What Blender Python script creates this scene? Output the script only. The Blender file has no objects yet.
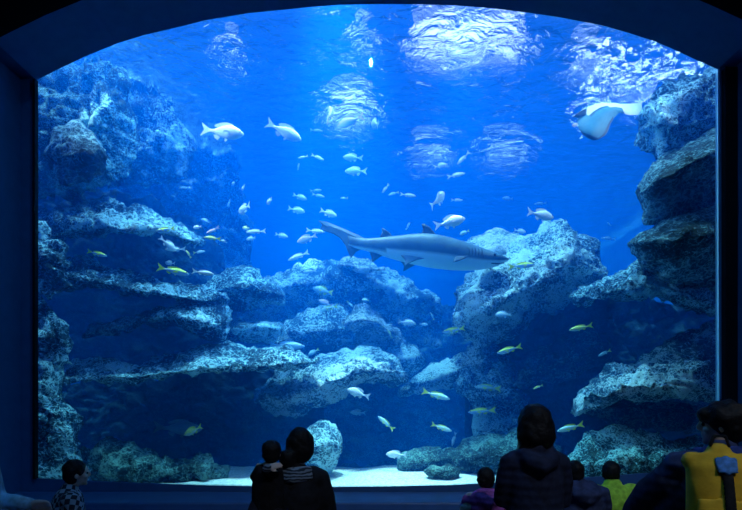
import bpy, math, random
from mathutils import Vector, Matrix, noise
random.seed(7)
scene = bpy.context.scene
col = scene.collection
F = 500.0; CZ = 1.65; HY = 395.0; WALL = 6.0
SURF = 7.65; TANKX = 9.5; TANKY = 26.0
R = math.radians

def P(px, py, d):
    """a point of the place at distance d that stands where the photo shows (px, py)"""
    return Vector(((px - 371.0) / F * d, d, CZ + (HY - py) / F * d))

def mesh_obj(name, verts, faces, mats, parent=None, smooth=True, fm=None):
    me = bpy.data.meshes.new(name)
    me.from_pydata([tuple(v) for v in verts], [], faces)
    me.update()
    for m in (mats if isinstance(mats, (list, tuple)) else [mats]):
        me.materials.append(m)
    if fm:
        me.polygons.foreach_set('material_index', fm)
    if smooth:
        me.polygons.foreach_set('use_smooth', [True] * len(me.polygons))
    o = bpy.data.objects.new(name, me)
    col.objects.link(o)
    if parent: o.parent = parent
    return o

def tag(o, label, cat, group=None, kind=None):
    o['label'] = label; o['category'] = cat
    if group: o['group'] = group
    if kind: o['kind'] = kind
    return o

def struct(o):
    o['kind'] = 'structure'; return o

def empty(name, loc):
    o = bpy.data.objects.new(name, None); col.objects.link(o); o.location = loc
    o.empty_display_size = .1
    return o

# ---------------------------------------------------------------- materials
def newmat(name):
    m = bpy.data.materials.new(name); m.use_nodes = True
    nt = m.node_tree; b = nt.nodes['Principled BSDF']
    return m, nt, b

def N(nt, t, **kw):
    n = nt.nodes.new(t)
    for k, v in kw.items():
        if k in n.inputs: n.inputs[k].default_value = v
        else: setattr(n, k, v)
    return n

def ramp(nt, fac, stops):
    r = nt.nodes.new('ShaderNodeValToRGB')
    e = r.color_ramp.elements
    while len(e) < len(stops): e.new(.5)
    for el, (p, c) in zip(e, stops):
        el.position = p; el.color = (*c, 1)
    nt.links.new(fac, r.inputs[0])
    return r.outputs[0]

def plain(name, c, rough=.7, spec=.3, bump=0, bscale=40, metallic=0, var=.25):
    m, nt, b = newmat(name)
    b.inputs['Roughness'].default_value = rough
    b.inputs['Specular IOR Level'].default_value = spec
    b.inputs['Metallic'].default_value = metallic
    tc = N(nt, 'ShaderNodeTexCoord')
    n = N(nt, 'ShaderNodeTexNoise', Scale=bscale, Detail=4.0)
    nt.links.new(tc.outputs['Object'], n.inputs['Vector'])
    nt.links.new(ramp(nt, n.outputs['Fac'], [(.3, tuple(x*(1-var) for x in c)), (.7, tuple(min(1, x*(1+var)) for x in c))]), b.inputs['Base Color'])
    if bump:
        bp = N(nt, 'ShaderNodeBump', Strength=bump, Distance=.02)
        nt.links.new(n.outputs['Fac'], bp.inputs['Height']); nt.links.new(bp.outputs[0], b.inputs['Normal'])
    return m

def rock_mat(name, dark, mid, pale, scale=1.0, pale_at=.62, bump=1.0):
    m, nt, b = newmat(name)
    L = nt.links.new
    b.inputs['Roughness'].default_value = .9; b.inputs['Specular IOR Level'].default_value = .15
    g = N(nt, 'ShaderNodeNewGeometry')
    mp = N(nt, 'ShaderNodeMapping'); mp.inputs['Scale'].default_value = (1, 1, 1.25)
    L(g.outputs['Position'], mp.inputs[0])
    n1 = N(nt, 'ShaderNodeTexNoise', Scale=2.2*scale, Detail=8.0, Roughness=.68)
    n2 = N(nt, 'ShaderNodeTexNoise', Scale=19.0*scale, Detail=6.0, Roughness=.75, Distortion=.8)
    v = N(nt, 'ShaderNodeTexVoronoi', Scale=15.0*scale); v.feature = 'DISTANCE_TO_EDGE'
    nd = N(nt, 'ShaderNodeTexNoise', Scale=6.0*scale, Detail=3.0)
    L(mp.outputs[0], nd.inputs['Vector'])
    mx = N(nt, 'ShaderNodeMixRGB'); mx.inputs[0].default_value = .22
    L(mp.outputs[0], mx.inputs[1]); L(nd.outputs['Color'], mx.inputs[2])
    L(mx.outputs[0], v.inputs['Vector'])
    n3 = N(nt, 'ShaderNodeTexNoise', Scale=.9, Detail=2.0); L(mp.outputs[0], n3.inputs['Vector'])
    for n in (n1, n2): L(mp.outputs[0], n.inputs['Vector'])
    # crust: blend of fine noise and cell edges
    a = N(nt, 'ShaderNodeMath', operation='MULTIPLY_ADD'); L(n1.outputs['Fac'], a.inputs[0]); a.inputs[1].default_value = .55
    s = N(nt, 'ShaderNodeMath', operation='MULTIPLY'); L(n2.outputs['Fac'], s.inputs[0]); s.inputs[1].default_value = .55
    s3 = N(nt, 'ShaderNodeMath', operation='MULTIPLY_ADD'); L(n3.outputs['Fac'], s3.inputs[0]); s3.inputs[1].default_value = .30; s3.inputs[2].default_value = -.15
    s4 = N(nt, 'ShaderNodeMath', operation='ADD'); L(s.outputs[0], s4.inputs[0]); L(s3.outputs[0], s4.inputs[1])
    L(s4.outputs[0], a.inputs[2])
    ve = N(nt, 'ShaderNodeMapRange'); ve.inputs['From Max'].default_value = .16; ve.inputs['To Min'].default_value = .075; ve.inputs['To Max'].default_value = -.02
    L(v.outputs['Distance'], ve.inputs['Value'])
    ad = N(nt, 'ShaderNodeMath', operation='ADD'); L(a.outputs[0], ad.inputs[0]); L(ve.outputs[0], ad.inputs[1])
    L(ramp(nt, ad.outputs[0], [(.50, dark), (.565, mid), (pale_at + .015, pale)]), b.inputs['Base Color'])
    bp = N(nt, 'ShaderNodeBump', Strength=bump, Distance=.10)
    L(ad.outputs[0], bp.inputs['Height']); L(bp.outputs[0], b.inputs['Normal'])
    return m

M = {}
M['rock'] = rock_mat('reef_rock', (.01, .045, .08), (.07, .23, .36), (.55, .92, 1.0))
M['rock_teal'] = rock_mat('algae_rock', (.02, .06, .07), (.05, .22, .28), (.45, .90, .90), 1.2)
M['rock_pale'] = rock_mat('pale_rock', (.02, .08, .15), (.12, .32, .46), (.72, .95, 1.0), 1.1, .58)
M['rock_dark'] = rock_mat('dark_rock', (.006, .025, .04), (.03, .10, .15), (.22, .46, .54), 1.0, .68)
M['cave'] = rock_mat('cave_rock', (.004, .02, .035), (.01, .05, .08), (.05, .14, .20), .8, .72)  # cave shadow put into the colour: darker and flatter than the reef rock
M['rock_highlight'] = rock_mat('crest_highlight_rock', (.06, .14, .20), (.45, .62, .70), (.95, 1, 1), 1.2, .60)  # crest highlights put into the colour as near white
M['reef_dim'] = rock_mat('dim_teal_rock', (.01, .035, .045), (.04, .13, .15), (.20, .42, .40), 1.2)
M['boulder'] = rock_mat('boulder_rock', (.008, .03, .045), (.035, .12, .17), (.34, .62, .68), .9, .68)

m, nt, b = newmat('white_sand'); M['sand'] = m
g = N(nt, 'ShaderNodeNewGeometry'); n = N(nt, 'ShaderNodeTexNoise', Scale=22.0, Detail=7.0, Roughness=.8)
nt.links.new(g.outputs['Position'], n.inputs['Vector'])
nt.links.new(ramp(nt, n.outputs['Fac'], [(.38, (.42, .47, .47)), (.52, (.86, .88, .84)), (.7, (.98, .98, .95))]), b.inputs['Base Color'])
b.inputs['Roughness'].default_value = 1
bp = N(nt, 'ShaderNodeBump', Strength=.8, Distance=.04); nt.links.new(n.outputs['Fac'], bp.inputs['Height']); nt.links.new(bp.outputs[0], b.inputs['Normal'])

M['tank_wall'] = plain('tank_wall', (.10, .30, .50), .95, .1, .3, 2)
M['gallery'] = plain('gallery_paint', (.05, .15, .36), .75, .25, .05, 8, var=.08)
M['front'] = plain('front_paint', (.01, .012, .02), .9, .1, .05, 8, var=.1)
M['floor'] = plain('gallery_floor', (.03, .04, .07), .55, .4, .05, 3)
M['ledge'] = plain('ledge_stone', (.06, .17, .42), .45, .45, .05, 6, var=.12)
M['seal'] = plain('black_seal', (.01, .01, .015), .6, .3)
m, nt, b = newmat('acrylic_edge'); nt.nodes.remove(b); M['edge'] = m
tl = N(nt, 'ShaderNodeBsdfTranslucent'); tl.inputs[0].default_value = (.75, .95, 1, 1); nt.links.new(tl.outputs[0], nt.nodes['Material Output'].inputs['Surface'])

# acrylic pane: clear with a faint mirror
m, nt, b = newmat('acrylic'); nt.nodes.remove(b); M['acrylic'] = m
out = nt.nodes['Material Output']
tr = N(nt, 'ShaderNodeBsdfTransparent'); tr.inputs[0].default_value = (.985, .99, 1, 1)
gl = N(nt, 'ShaderNodeBsdfGlossy', Roughness=.02)
fr = N(nt, 'ShaderNodeFresnel', IOR=1.3)
mx = N(nt, 'ShaderNodeMixShader')
nt.links.new(fr.outputs[0], mx.inputs[0]); nt.links.new(tr.outputs[0], mx.inputs[1]); nt.links.new(gl.outputs[0], mx.inputs[2])
nt.links.new(mx.outputs[0], out.inputs['Surface'])

# water surface: mirror at a slant, clear straight up, broken by ripples
m, nt, b = newmat('water_surface'); nt.nodes.remove(b); M['surface'] = m
out = nt.nodes['Material Output']
L = nt.links.new
g = N(nt, 'ShaderNodeNewGeometry')
mp = N(nt, 'ShaderNodeMapping'); mp.inputs['Scale'].default_value = (1.0, 1.35, 1); L(g.outputs['Position'], mp.inputs[0])
w1 = N(nt, 'ShaderNodeTexNoise', Scale=2.6, Detail=5.0, Roughness=.55, Distortion=.7); L(mp.outputs[0], w1.inputs['Vector'])
bp = N(nt, 'ShaderNodeBump', Strength=1.0, Distance=.22); L(w1.outputs['Fac'], bp.inputs['Height'])
lw = N(nt, 'ShaderNodeLayerWeight', Blend=.5); L(bp.outputs[0], lw.inputs['Normal'])
mr = N(nt, 'ShaderNodeMapRange'); mr.inputs['From Min'].default_value = .36; mr.inputs['From Max'].default_value = .78; L(lw.outputs['Facing'], mr.inputs['Value'])
gl = N(nt, 'ShaderNodeBsdfGlossy', Roughness=.03); L(bp.outputs[0], gl.inputs['Normal'])
tr0 = N(nt, 'ShaderNodeBsdfTransparent')
rf = N(nt, 'ShaderNodeBsdfRefraction', IOR=1.14, Roughness=.02); L(bp.outputs[0], rf.inputs['Normal'])
tr = N(nt, 'ShaderNodeMixShader'); tr.inputs[0].default_value = .88; L(tr0.outputs[0], tr.inputs[1]); L(rf.outputs[0], tr.inputs[2])
mx = N(nt, 'ShaderNodeMixShader')
L(mr.outputs[0], mx.inputs[0]); L(tr.outputs[0], mx.inputs[1]); L(gl.outputs[0], mx.inputs[2]); L(mx.outputs[0], out.inputs['Surface'])

# water body: blue scattering, red absorbing
m, nt, b = newmat('water_body'); nt.nodes.remove(b); M['water'] = m
out = nt.nodes['Material Output']
sc = N(nt, 'ShaderNodeVolumeScatter'); sc.inputs['Color'].default_value = (.0, .22, 1, 1); sc.inputs['Density'].default_value = .11
sc.inputs['Anisotropy'].default_value = .1
ab = N(nt, 'ShaderNodeVolumeAbsorption'); ab.inputs['Color'].default_value = (.22, .70, .97, 1); ab.inputs['Density'].default_value = .26
ad = N(nt, 'ShaderNodeAddShader'); nt.links.new(sc.outputs[0], ad.inputs[0]); nt.links.new(ab.outputs[0], ad.inputs[1])
nt.links.new(ad.outputs[0], out.inputs['Volume'])

# ---------------------------------------------------------------- setting: gallery and tank shell
def box(name, lo, hi, mat, parent=None, bev=0):
    x0, y0, z0 = lo; x1, y1, z1 = hi
    v = [(x0,y0,z0),(x1,y0,z0),(x1,y1,z0),(x0,y1,z0),(x0,y0,z1),(x1,y0,z1),(x1,y1,z1),(x0,y1,z1)]
    f = [(0,3,2,1),(4,5,6,7),(0,1,5,4),(1,2,6,5),(2,3,7,6),(3,0,4,7)]
    o = mesh_obj(name, v, f, mat, parent, smooth=False)
    if bev:
        bm = o.modifiers.new('bevel', 'BEVEL'); bm.width = bev; bm.segments = 2
    return o

ARCH = [(36,80),(60,68),(83,57),(117,43),(143,35),(177,27),(205,20),(247,13),(313,6.5),(340,4.5),(380,3.8),(420,4),(455,5),(493,8),(530,12.5),(560,17),(602,25),(630,33),(655,41),(676,50),(692,57.5),(718,69)]
BOT = [(720,467),(658,472),(620,475),(590,477),(520,481.5),(450,485),(380,486.5),(300,487),(200,485),(120,482),(36,478)]
ZTOP = 9.2
# pane opening loop
pane_loop = [P(x, y, WALL) for x, y in ARCH + BOT]
# wider arch at the wall reveal (side strips set back)
rev = [(22, 80)] + ARCH + [(733, 69), (733, 500), (22, 500)]
def wall_with_hole(name, loop, y0, y1, X, z0, z1, mat, mats2):
    """ring of wall round an opening: front face, back face and reveal"""
    n = len(loop); V = []; Fc = []
    c = Vector((0, 0, 3.2))
    def proj(p):
        dx, dz = p.x - c.x, p.z - c.z
        t = 1e9
        if dx > 1e-6: t = min(t, (X - c.x) / dx)
        if dx < -1e-6: t = min(t, (-X - c.x) / dx)
        if dz > 1e-6: t = min(t, (z1 - c.z) / dz)
        if dz < -1e-6: t = min(t, (z0 - c.z) / dz)
        return c.x + dx * t, c.z + dz * t
    for p in loop:
        ox, oz = proj(p)
        V += [(p.x, y0, p.z), (ox, y0, oz), (p.x, y1, p.z), (ox, y1, oz)]
    fm = []
    for i in range(n):
        a = i * 4; b2 = ((i + 1) % n) * 4
        Fc.append((a, b2, b2 + 1, a + 1)); fm.append(0)
        Fc.append((a + 2, a + 3, b2 + 3, b2 + 2)); fm.append(1)
        Fc.append((a, a + 2, b2 + 2, b2)); fm.append(1)
    o = mesh_obj(name, V, Fc, [mat, mats2], smooth=False, fm=fm)
    # corners of the rectangle
    return o
rev_loop = [P(x, y, WALL) for x, y in rev]
wf = struct(wall_with_hole('wall_front', rev_loop, 5.33, 5.97, 7.5, -.05, ZTOP, M['front'], M['gallery']))
# close the corners that the ring leaves
wb = struct(wall_with_hole('wall_window', pane_loop, 5.97, 6.005, TANKX, -.05, ZTOP, M['gallery'], M['gallery']))

# pane
pv = [(p.x * 1.01, 6.006, p.z) for p in pane_loop] + [(p.x * 1.01, 6.07, p.z) for p in pane_loop]
n = len(pane_loop)
pf = [tuple(range(n)), tuple(range(2*n-1, n-1, -1))] + [(i, i+n, (i+1) % n + n, (i+1) % n) for i in range(n)]
struct(mesh_obj('window_1', pv, pf, M['acrylic'], smooth=False))
# seals at the two sides
a0, a1 = P(34.2, 80, 5.96), P(36.6, 479, 5.96)
struct(box('trim_1', (a0.x, 5.93, a1.z), (a1.x, 5.99, a0.z), M['seal']))
a0, a1 = P(715.5, 72, 6.1), P(719.6, 468, 6.1)
struct(box('trim_2', (a0.x, 6.072, a1.z), (a1.x, 6.10, a0.z), M['edge']))
a0, a1 = P(722, 70, 5.96), P(734, 468, 5.96)
struct(box('trim_3', (a0.x, 5.9, a1.z), (a1.x, 5.99, a0.z), M['front']))
# ledge below the pane
lg = struct(box('trim_4', (-4.18, 5.34, 0), (4.3, 5.965, .50), M['ledge'], bev=.02))
lg = struct(box('trim_5', (-7, 5.05, 0), (7, 5.33, .40), M['ledge'], bev=.02))
# gallery
struct(box('floor', (-7.5, -5, -.1), (7.5, 5.97, 0), M['floor']))
struct(box('ceiling', (-7.5, -5, ZTOP), (7.5, 6.1, ZTOP + .1), M['front']))
struct(box('wall_left', (-7.6, -5, -.1), (-7.5, 6.1, ZTOP), M['front']))
struct(box('wall_right', (7.5, -5, -.1), (7.6, 6.1, ZTOP), M['front']))
struct(box('wall_back', (-7.6, -5.1, -.1), (7.6, -5, ZTOP), M['front']))
# tank
struct(box('wall_tank_left', (-TANKX - .2, 6.1, -2.7), (-TANKX, TANKY, SURF + .5), M['tank_wall']))
struct(box('wall_tank_right', (TANKX, 6.1, -2.7), (TANKX + .2, TANKY, SURF + .5), M['tank_wall']))
struct(box('wall_tank_back', (-TANKX - .2, TANKY, -2.7), (TANKX + .2, TANKY + .2, SURF + .5), M['tank_wall']))
wt = struct(box('water', (-TANKX, 6.11, -2.6), (TANKX, TANKY, SURF - .1), M['water']))

# sand
V = []; Fc = []; nx, ny = 190, 140
for j in range(ny + 1):
    for i in range(nx + 1):
        x = -TANKX + 2 * TANKX * i / nx; y = 6.08 + (TANKY - 6.08) * (j / ny) ** 1.4
        z = .50 + .05 * noise.noise(Vector((x * .7, y * .9, 3))) + .025 * noise.noise(Vector((x * 3, y * 3.4, 1))) - max(0, y - 8.0 - .25 * noise.noise(Vector((x, 0, 5)))) * .28
        z = max(z, -2.4)
        z += .25 * max(0, min(1, (x - 2.2) / 2)) * 0
        V.append((x, y, z))
for j in range(ny):
    for i in range(nx):
        a = j * (nx + 1) + i; Fc.append((a, a + 1, a + nx + 2, a + nx + 1))
struct(mesh_obj('sand_bed', V, Fc, M['sand']))
# water surface
V = []; Fc = []; nx, ny = 240, 220
for j in range(ny + 1):
    for i in range(nx + 1):
        x = -TANKX + 2 * TANKX * i / nx; y = 6.1 + (TANKY - 6.1) * j / ny
        z = SURF + .05 * noise.noise(Vector((x * .8, y * .9, 7))) + .035 * noise.noise(Vector((x * 2.1, y * 2.6, 2)))
        V.append((x, y, z))
for j in range(ny):
    for i in range(nx):
        a = j * (nx + 1) + i; Fc.append((a, a + nx + 1, a + nx + 2, a + 1))
struct(mesh_obj('water_surface', V, Fc, M['surface']))

# ---------------------------------------------------------------- rocks
def interp(pts, x):
    if x <= pts[0][0]: return pts[0][1]
    for (xa, ya), (xb, yb) in zip(pts, pts[1:]):
        if x <= xb:
            t = (x - xa) / max(1e-6, xb - xa); t = t * t * (3 - 2 * t) * .5 + t * .5
            return ya + (yb - ya) * t
    return pts[-1][1]

def rock(name, label, top, bot, d, depth, mat, lip=.5, under=.5, rough=.10, strata=0, step=2.2, cat='rock', sd=0, seam=1.0):
    x0 = top[0][0]; x1 = top[-1][0]
    nu = max(10, int((x1 - x0) / step))
    hmax = max(interp(bot, x0 + (x1-x0)*k/20) - interp(top, x0 + (x1-x0)*k/20) for k in range(21))
    nf = max(8, int(hmax / step * 1.15)); nb = max(5, nf // 3)
    V = []; rows = nf + nb
    for i in range(nu + 1):
        u = i / nu; uu = .5 - .5 * math.cos(math.pi * u) if nu < 40 else u
        x = x0 + (x1 - x0) * uu
        yt, yb = interp(top, x), interp(bot, x)
        g = max(0, 1 - abs(2 * uu - 1) ** 3.2) ** .55
        for j in range(rows):
            if j <= nf:
                v = j / nf
                if v < lip: f = math.sin((v / lip) * math.pi / 2) ** .9
                else:
                    w = (v - lip) / (1 - lip)
                    f = 1 - under * (w ** .8) if w < .97 else (1 - under) * .6
                dd = d - depth * f * g
            else:
                w = (j - nf) / nb; v = 1 - w
                dd = d + depth * .55 * g * math.sin(math.pi * w)
            V.append(P(x, yt + (yb - yt) * v, dd))
    Fc = []
    for i in range(nu):
        for j in range(rows):
            a = i * rows + j; b2 = i * rows + (j + 1) % rows
            Fc.append((a, b2, b2 + rows, a + rows))
    Fc.append(tuple(range(rows - 1, -1, -1))); Fc.append(tuple(nu * rows + j for j in range(rows)))
    o = mesh_obj(name, V, Fc, mat)
    me = o.data
    nn = [v.normal.copy() for v in me.vertices]
    off = Vector((sd * 3.1, sd * 1.7, 0))
    for v, nv in zip(me.vertices, nn):
        p = v.co.copy() + off
        q = Vector((p.x, p.y, p.z * (1 + strata)))
        a = noise.fractal(q * 1.6, 1.0, 2.0, 3) * rough * 1.5
        a += noise.fractal(q * 6.0, .8, 2.1, 4) * rough * .55
        r = 1 - abs(noise.noise(q * 2.7)) * 2
        a -= max(0, r - .72) * rough * 2.4 * seam
        vd = noise.voronoi(q * 4.5)[0]
        a += (.35 - vd[0]) * rough * .5
        v.co += nv * a
    me.update()
    # centre the object on itself
    c = sum((v.co for v in me.vertices), Vector()) / len(me.vertices)
    me.transform(Matrix.Translation(-c)); o.location = c
    tag(o, label, cat, 'reef rocks in the tank')
    return o

RK = [
# left side
('rock_outcrop', 'craggy encrusted outcrop in the upper left corner of the tank', [(20,72),(60,60),(95,48),(118,62),(128,92),(134,130)], [(20,200),(60,196),(100,190),(134,178)], 8.3, 1.1, 'rock_teal', .55, .35, .17, 0, 'a'),
('boulder', 'dark rounded boulder set in the upper left outcrop', [(46,150),(56,130),(74,121),(92,129),(105,150)], [(46,168),(64,186),(88,184),(105,168)], 7.15, .35, 'boulder', .5, .5, .07, 0, 'b'),
('rock_outcrop', 'hazy sloping outcrop right of the craggy upper left corner', [(108,62),(130,68),(150,88),(172,100),(188,122),(196,150)], [(108,190),(150,186),(180,180),(196,165)], 9.8, .9, 'rock', .6, .4, .14, 0, 'c'),
('rock_ledge', 'topmost long ledge on the left, tapering to a point', [(20,208),(60,205),(85,200),(105,196),(128,203),(155,213),(180,222),(206,239)], [(20,246),(60,243),(85,238),(110,236),(140,236),(165,234),(190,243),(206,245)], 8.2, 1.1, 'rock', .82, .5, .09, 1.5, 'd'),
('rock_ledge', 'second ledge down on the left, sloping down to the right', [(20,256),(50,256),(80,257),(108,265),(140,270),(170,278),(200,284),(226,292)], [(20,296),(60,293),(85,287),(108,289),(135,297),(165,299),(200,304),(226,301)], 8.0, 1.1, 'rock', .82, .5, .09, 1.5, 'e'),
('rock_ledge', 'third ledge on the left, rising to a blunt end at the right', [(84,330),(105,322),(130,313),(165,304),(198,297),(222,298),(234,308)], [(84,338),(110,336),(140,326),(170,326),(200,340),(222,346),(234,330)], 7.9, .9, 'rock', .62, .6, .08, 1.2, 'f'),
('rock_ledge', 'small flat ledge between the third left ledge and the pale boulders', [(226,323),(245,319),(266,319),(281,325)], [(226,345),(250,347),(270,343),(281,334)], 8.6, .6, 'rock', .4, .8, .06, 1.2, 'g'),
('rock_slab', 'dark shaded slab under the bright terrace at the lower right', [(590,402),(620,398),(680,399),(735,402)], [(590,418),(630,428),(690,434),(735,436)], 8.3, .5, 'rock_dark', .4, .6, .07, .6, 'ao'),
('rock_ledge', 'lowest and longest ledge on the left, arching over a dark cave', [(20,374),(50,368),(76,361),(110,358),(140,363),(170,354),(205,346),(250,345),(300,350),(322,358)], [(20,398),(60,390),(110,383),(150,379),(200,375),(250,374),(290,367),(322,364)], 7.8, 1.1, 'rock', .82, .5, .08, 1.0, 'h'),
('rock_stack', 'rubbly rock column against the left edge of the glass', [(20,335),(40,342),(58,366),(72,398),(80,440)], [(20,490),(50,492),(80,490)], 6.75, .35, 'rock', .6, .2, .12, 0, 'i'),
('rock_wall', 'low encrusted wall between the topmost two ledges at the left edge', [(20,225),(44,224),(62,240),(74,262)], [(20,300),(50,296),(74,285)], 6.9, .3, 'rock', .6, .4, .11, 0, 'j'),  # upright rock wall of the reef
('rock_wall', 'encrusted wall at the left edge below the second ledge', [(20,290),(45,292),(62,312),(72,345)], [(20,370),(50,372),(72,365)], 6.85, .3, 'rock', .6, .4, .11, 0, 'k'),
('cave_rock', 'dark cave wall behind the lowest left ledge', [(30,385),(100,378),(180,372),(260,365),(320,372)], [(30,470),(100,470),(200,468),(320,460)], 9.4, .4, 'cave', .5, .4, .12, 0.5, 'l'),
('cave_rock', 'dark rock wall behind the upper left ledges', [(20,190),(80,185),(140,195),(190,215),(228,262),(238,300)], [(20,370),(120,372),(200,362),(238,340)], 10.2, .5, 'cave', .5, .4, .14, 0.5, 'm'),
('rubble_bank', 'low bank of teal rubble along the bottom left of the glass', [(60,452),(90,446),(130,448),(170,450),(205,456),(228,468)], [(60,492),(120,490),(180,488),(228,484)], 6.9, .45, 'reef_dim', .7, .1, .13, 0, 'n'),
# middle
('rock_slab', 'hazy slab sloping up to the right between left ledges and shark', [(176,298),(200,284),(225,272),(250,268),(270,280),(284,294)], [(176,312),(220,312),(260,312),(284,302)], 8.8, .8, 'rock', .45, .8, .08, 1, 'o'),
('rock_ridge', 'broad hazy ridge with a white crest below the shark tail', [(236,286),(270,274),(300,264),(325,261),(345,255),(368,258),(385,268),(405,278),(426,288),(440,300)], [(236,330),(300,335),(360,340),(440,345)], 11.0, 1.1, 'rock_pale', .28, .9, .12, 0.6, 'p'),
('rock_crest', 'small rock given a white highlight colour on the ridge just under the shark tail', [(338,263),(350,256),(364,257),(374,262),(384,268)], [(338,267),(352,273),(368,274),(384,271)], 9.9, .45, 'rock_highlight', .7, .3, .06, 0, 'ap'),
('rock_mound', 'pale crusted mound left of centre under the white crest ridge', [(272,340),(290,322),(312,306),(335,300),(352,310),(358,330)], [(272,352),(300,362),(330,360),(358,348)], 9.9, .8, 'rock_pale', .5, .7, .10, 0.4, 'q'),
('rock_arch', 'arched rock with a bright speckled back in the centre', [(334,322),(348,312),(362,304),(378,309),(392,322),(402,345)], [(334,345),(360,358),(385,358),(402,352)], 10.0, 1.0, 'rock_highlight', .30, 1.1, .09, 0.4, 'r'),
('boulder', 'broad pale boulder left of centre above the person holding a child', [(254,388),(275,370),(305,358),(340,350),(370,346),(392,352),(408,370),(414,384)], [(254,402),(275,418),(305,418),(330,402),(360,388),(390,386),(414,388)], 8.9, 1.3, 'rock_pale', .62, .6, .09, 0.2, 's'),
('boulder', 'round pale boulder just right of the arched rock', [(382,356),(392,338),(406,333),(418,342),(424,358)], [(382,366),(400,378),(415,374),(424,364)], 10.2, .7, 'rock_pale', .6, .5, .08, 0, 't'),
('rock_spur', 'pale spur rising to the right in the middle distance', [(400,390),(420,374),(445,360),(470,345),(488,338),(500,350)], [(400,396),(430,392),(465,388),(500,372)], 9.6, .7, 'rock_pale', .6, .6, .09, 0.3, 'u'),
('rock_wall', 'dim far rock wall in the centre behind the pale boulders', [(225,330),(280,300),(340,290),(420,300),(470,300),(520,290)], [(225,470),(320,490),(420,490),(520,470)], 13.2, .8, 'rock_dark', .5, .3, .16, 0.4, 'v'),
('boulder', 'upright oval boulder behind the head of the person in the striped scarf', [(300,445),(308,428),(322,420),(334,426),(341,444)], [(300,462),(315,474),(330,472),(341,458)], 7.3, .45, 'rock', .5, .5, .06, 0, 'w'),
('low_reef', 'low dark reef line on the far edge of the white sand', [(322,466),(345,461),(370,463),(395,458),(430,454),(470,452)], [(322,490),(380,488),(430,486),(470,480)], 9.6, .4, 'rock_dark', .5, .3, .08, 0, 'an'),
# right
('rock_ridge', 'bright white rock ridge just above the shark head', [(440,247),(455,240),(475,234),(500,228),(520,233),(545,236)], [(440,258),(480,262),(520,262),(545,256)], 9.9, .9, 'rock_highlight', .7, .5, .06, 0.3, 'x'),
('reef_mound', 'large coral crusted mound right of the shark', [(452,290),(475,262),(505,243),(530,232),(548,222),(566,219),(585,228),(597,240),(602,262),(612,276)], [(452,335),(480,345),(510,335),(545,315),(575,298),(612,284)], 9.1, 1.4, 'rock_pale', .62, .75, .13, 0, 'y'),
('rock_ledge', 'ledge sloping from the reef mound to the right edge', [(575,292),(600,276),(625,265),(645,252),(665,262),(690,276),(735,292)], [(575,302),(620,300),(670,302),(735,320)], 8.0, 1.1, 'rock', .75, .6, .10, 0.4, 'z'),
('rock_outcrop', 'craggy outcrop high in the upper right corner', [(641,110),(648,92),(662,80),(690,72),(735,62)], [(641,152),(660,165),(690,168),(735,150)], 7.8, .8, 'rock', .55, .4, .13, 0, 'aa'),
('boulder', 'big dark boulder on the right, upper one of two', [(637,186),(646,168),(664,152),(690,136),(735,116)], [(637,200),(645,224),(668,222),(700,208),(735,205)], 7.3, 1.0, 'boulder', .38, .7, .06, 0.2, 'ab', .5),
('boulder', 'big dark boulder on the right, lower one of two', [(627,242),(642,228),(665,214),(692,203),(735,196)], [(627,246),(645,266),(675,284),(735,293)], 7.2, 1.0, 'boulder', .42, .8, .06, 0.2, 'ac', .5),
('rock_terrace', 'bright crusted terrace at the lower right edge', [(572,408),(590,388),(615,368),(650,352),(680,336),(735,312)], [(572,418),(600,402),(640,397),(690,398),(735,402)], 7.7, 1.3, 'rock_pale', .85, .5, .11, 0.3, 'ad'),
('rubble_bank', 'bank of crusted rubble along the bottom right of the glass', [(555,466),(572,450),(590,434),(620,428),(690,433),(735,426)], [(555,486),(600,486),(660,482),(735,482)], 7.0, .7, 'rock_teal', .6, .1, .13, 0, 'ae'),
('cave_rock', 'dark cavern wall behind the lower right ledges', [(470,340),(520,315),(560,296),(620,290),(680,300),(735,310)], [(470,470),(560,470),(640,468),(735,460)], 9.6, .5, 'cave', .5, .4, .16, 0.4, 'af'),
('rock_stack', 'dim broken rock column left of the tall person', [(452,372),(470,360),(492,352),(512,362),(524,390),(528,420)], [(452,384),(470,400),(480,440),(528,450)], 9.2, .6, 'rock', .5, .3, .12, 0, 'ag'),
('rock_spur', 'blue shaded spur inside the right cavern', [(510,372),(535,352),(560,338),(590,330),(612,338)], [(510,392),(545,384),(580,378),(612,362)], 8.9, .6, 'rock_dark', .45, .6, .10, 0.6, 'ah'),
('boulder', 'dark teal crusted boulder on the sand before the tall person', [(448,468),(452,450),(468,438),(490,431),(515,428),(545,432),(560,450)], [(448,476),(480,480),(520,479),(560,478)], 7.9, .9, 'reef_dim', .5, .2, .10, 0, 'ai'),
('coral_clump', 'low ragged coral clump on the white sand', [(396,462),(404,456),(420,452),(440,450),(456,446),(466,452)], [(396,472),(420,474),(445,473),(466,468)], 7.6, .35, 'reef_dim', .5, .3, .07, 0, 'aj'),
('coral_clump', 'dark basket shaped coral on the sand near the glass', [(424,470),(430,464),(440,466),(450,464),(457,470)], [(424,474),(432,481),(448,481),(457,475)], 6.9, .22, 'reef_dim', .4, .3, .04, 0, 'ak'),
('rock_wall', 'faint rough rock wall high on the far left side', [(100,30),(160,50),(200,95),(230,140),(245,200),(250,260)], [(100,300),(180,320),(250,320)], 13.0, 1.0, 'rock', .5, .3, .3, 0, 'al'),
]
for k, r_ in enumerate(RK):
    name, label, top, bot, d, depth, mt, lip, under, rough, strata = r_[:11]
    rock(name, label, top, bot, d, depth, M[mt], lip, under, rough, strata, sd=k + 1, seam=(r_[12] if len(r_) > 12 else 1.0))

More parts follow.
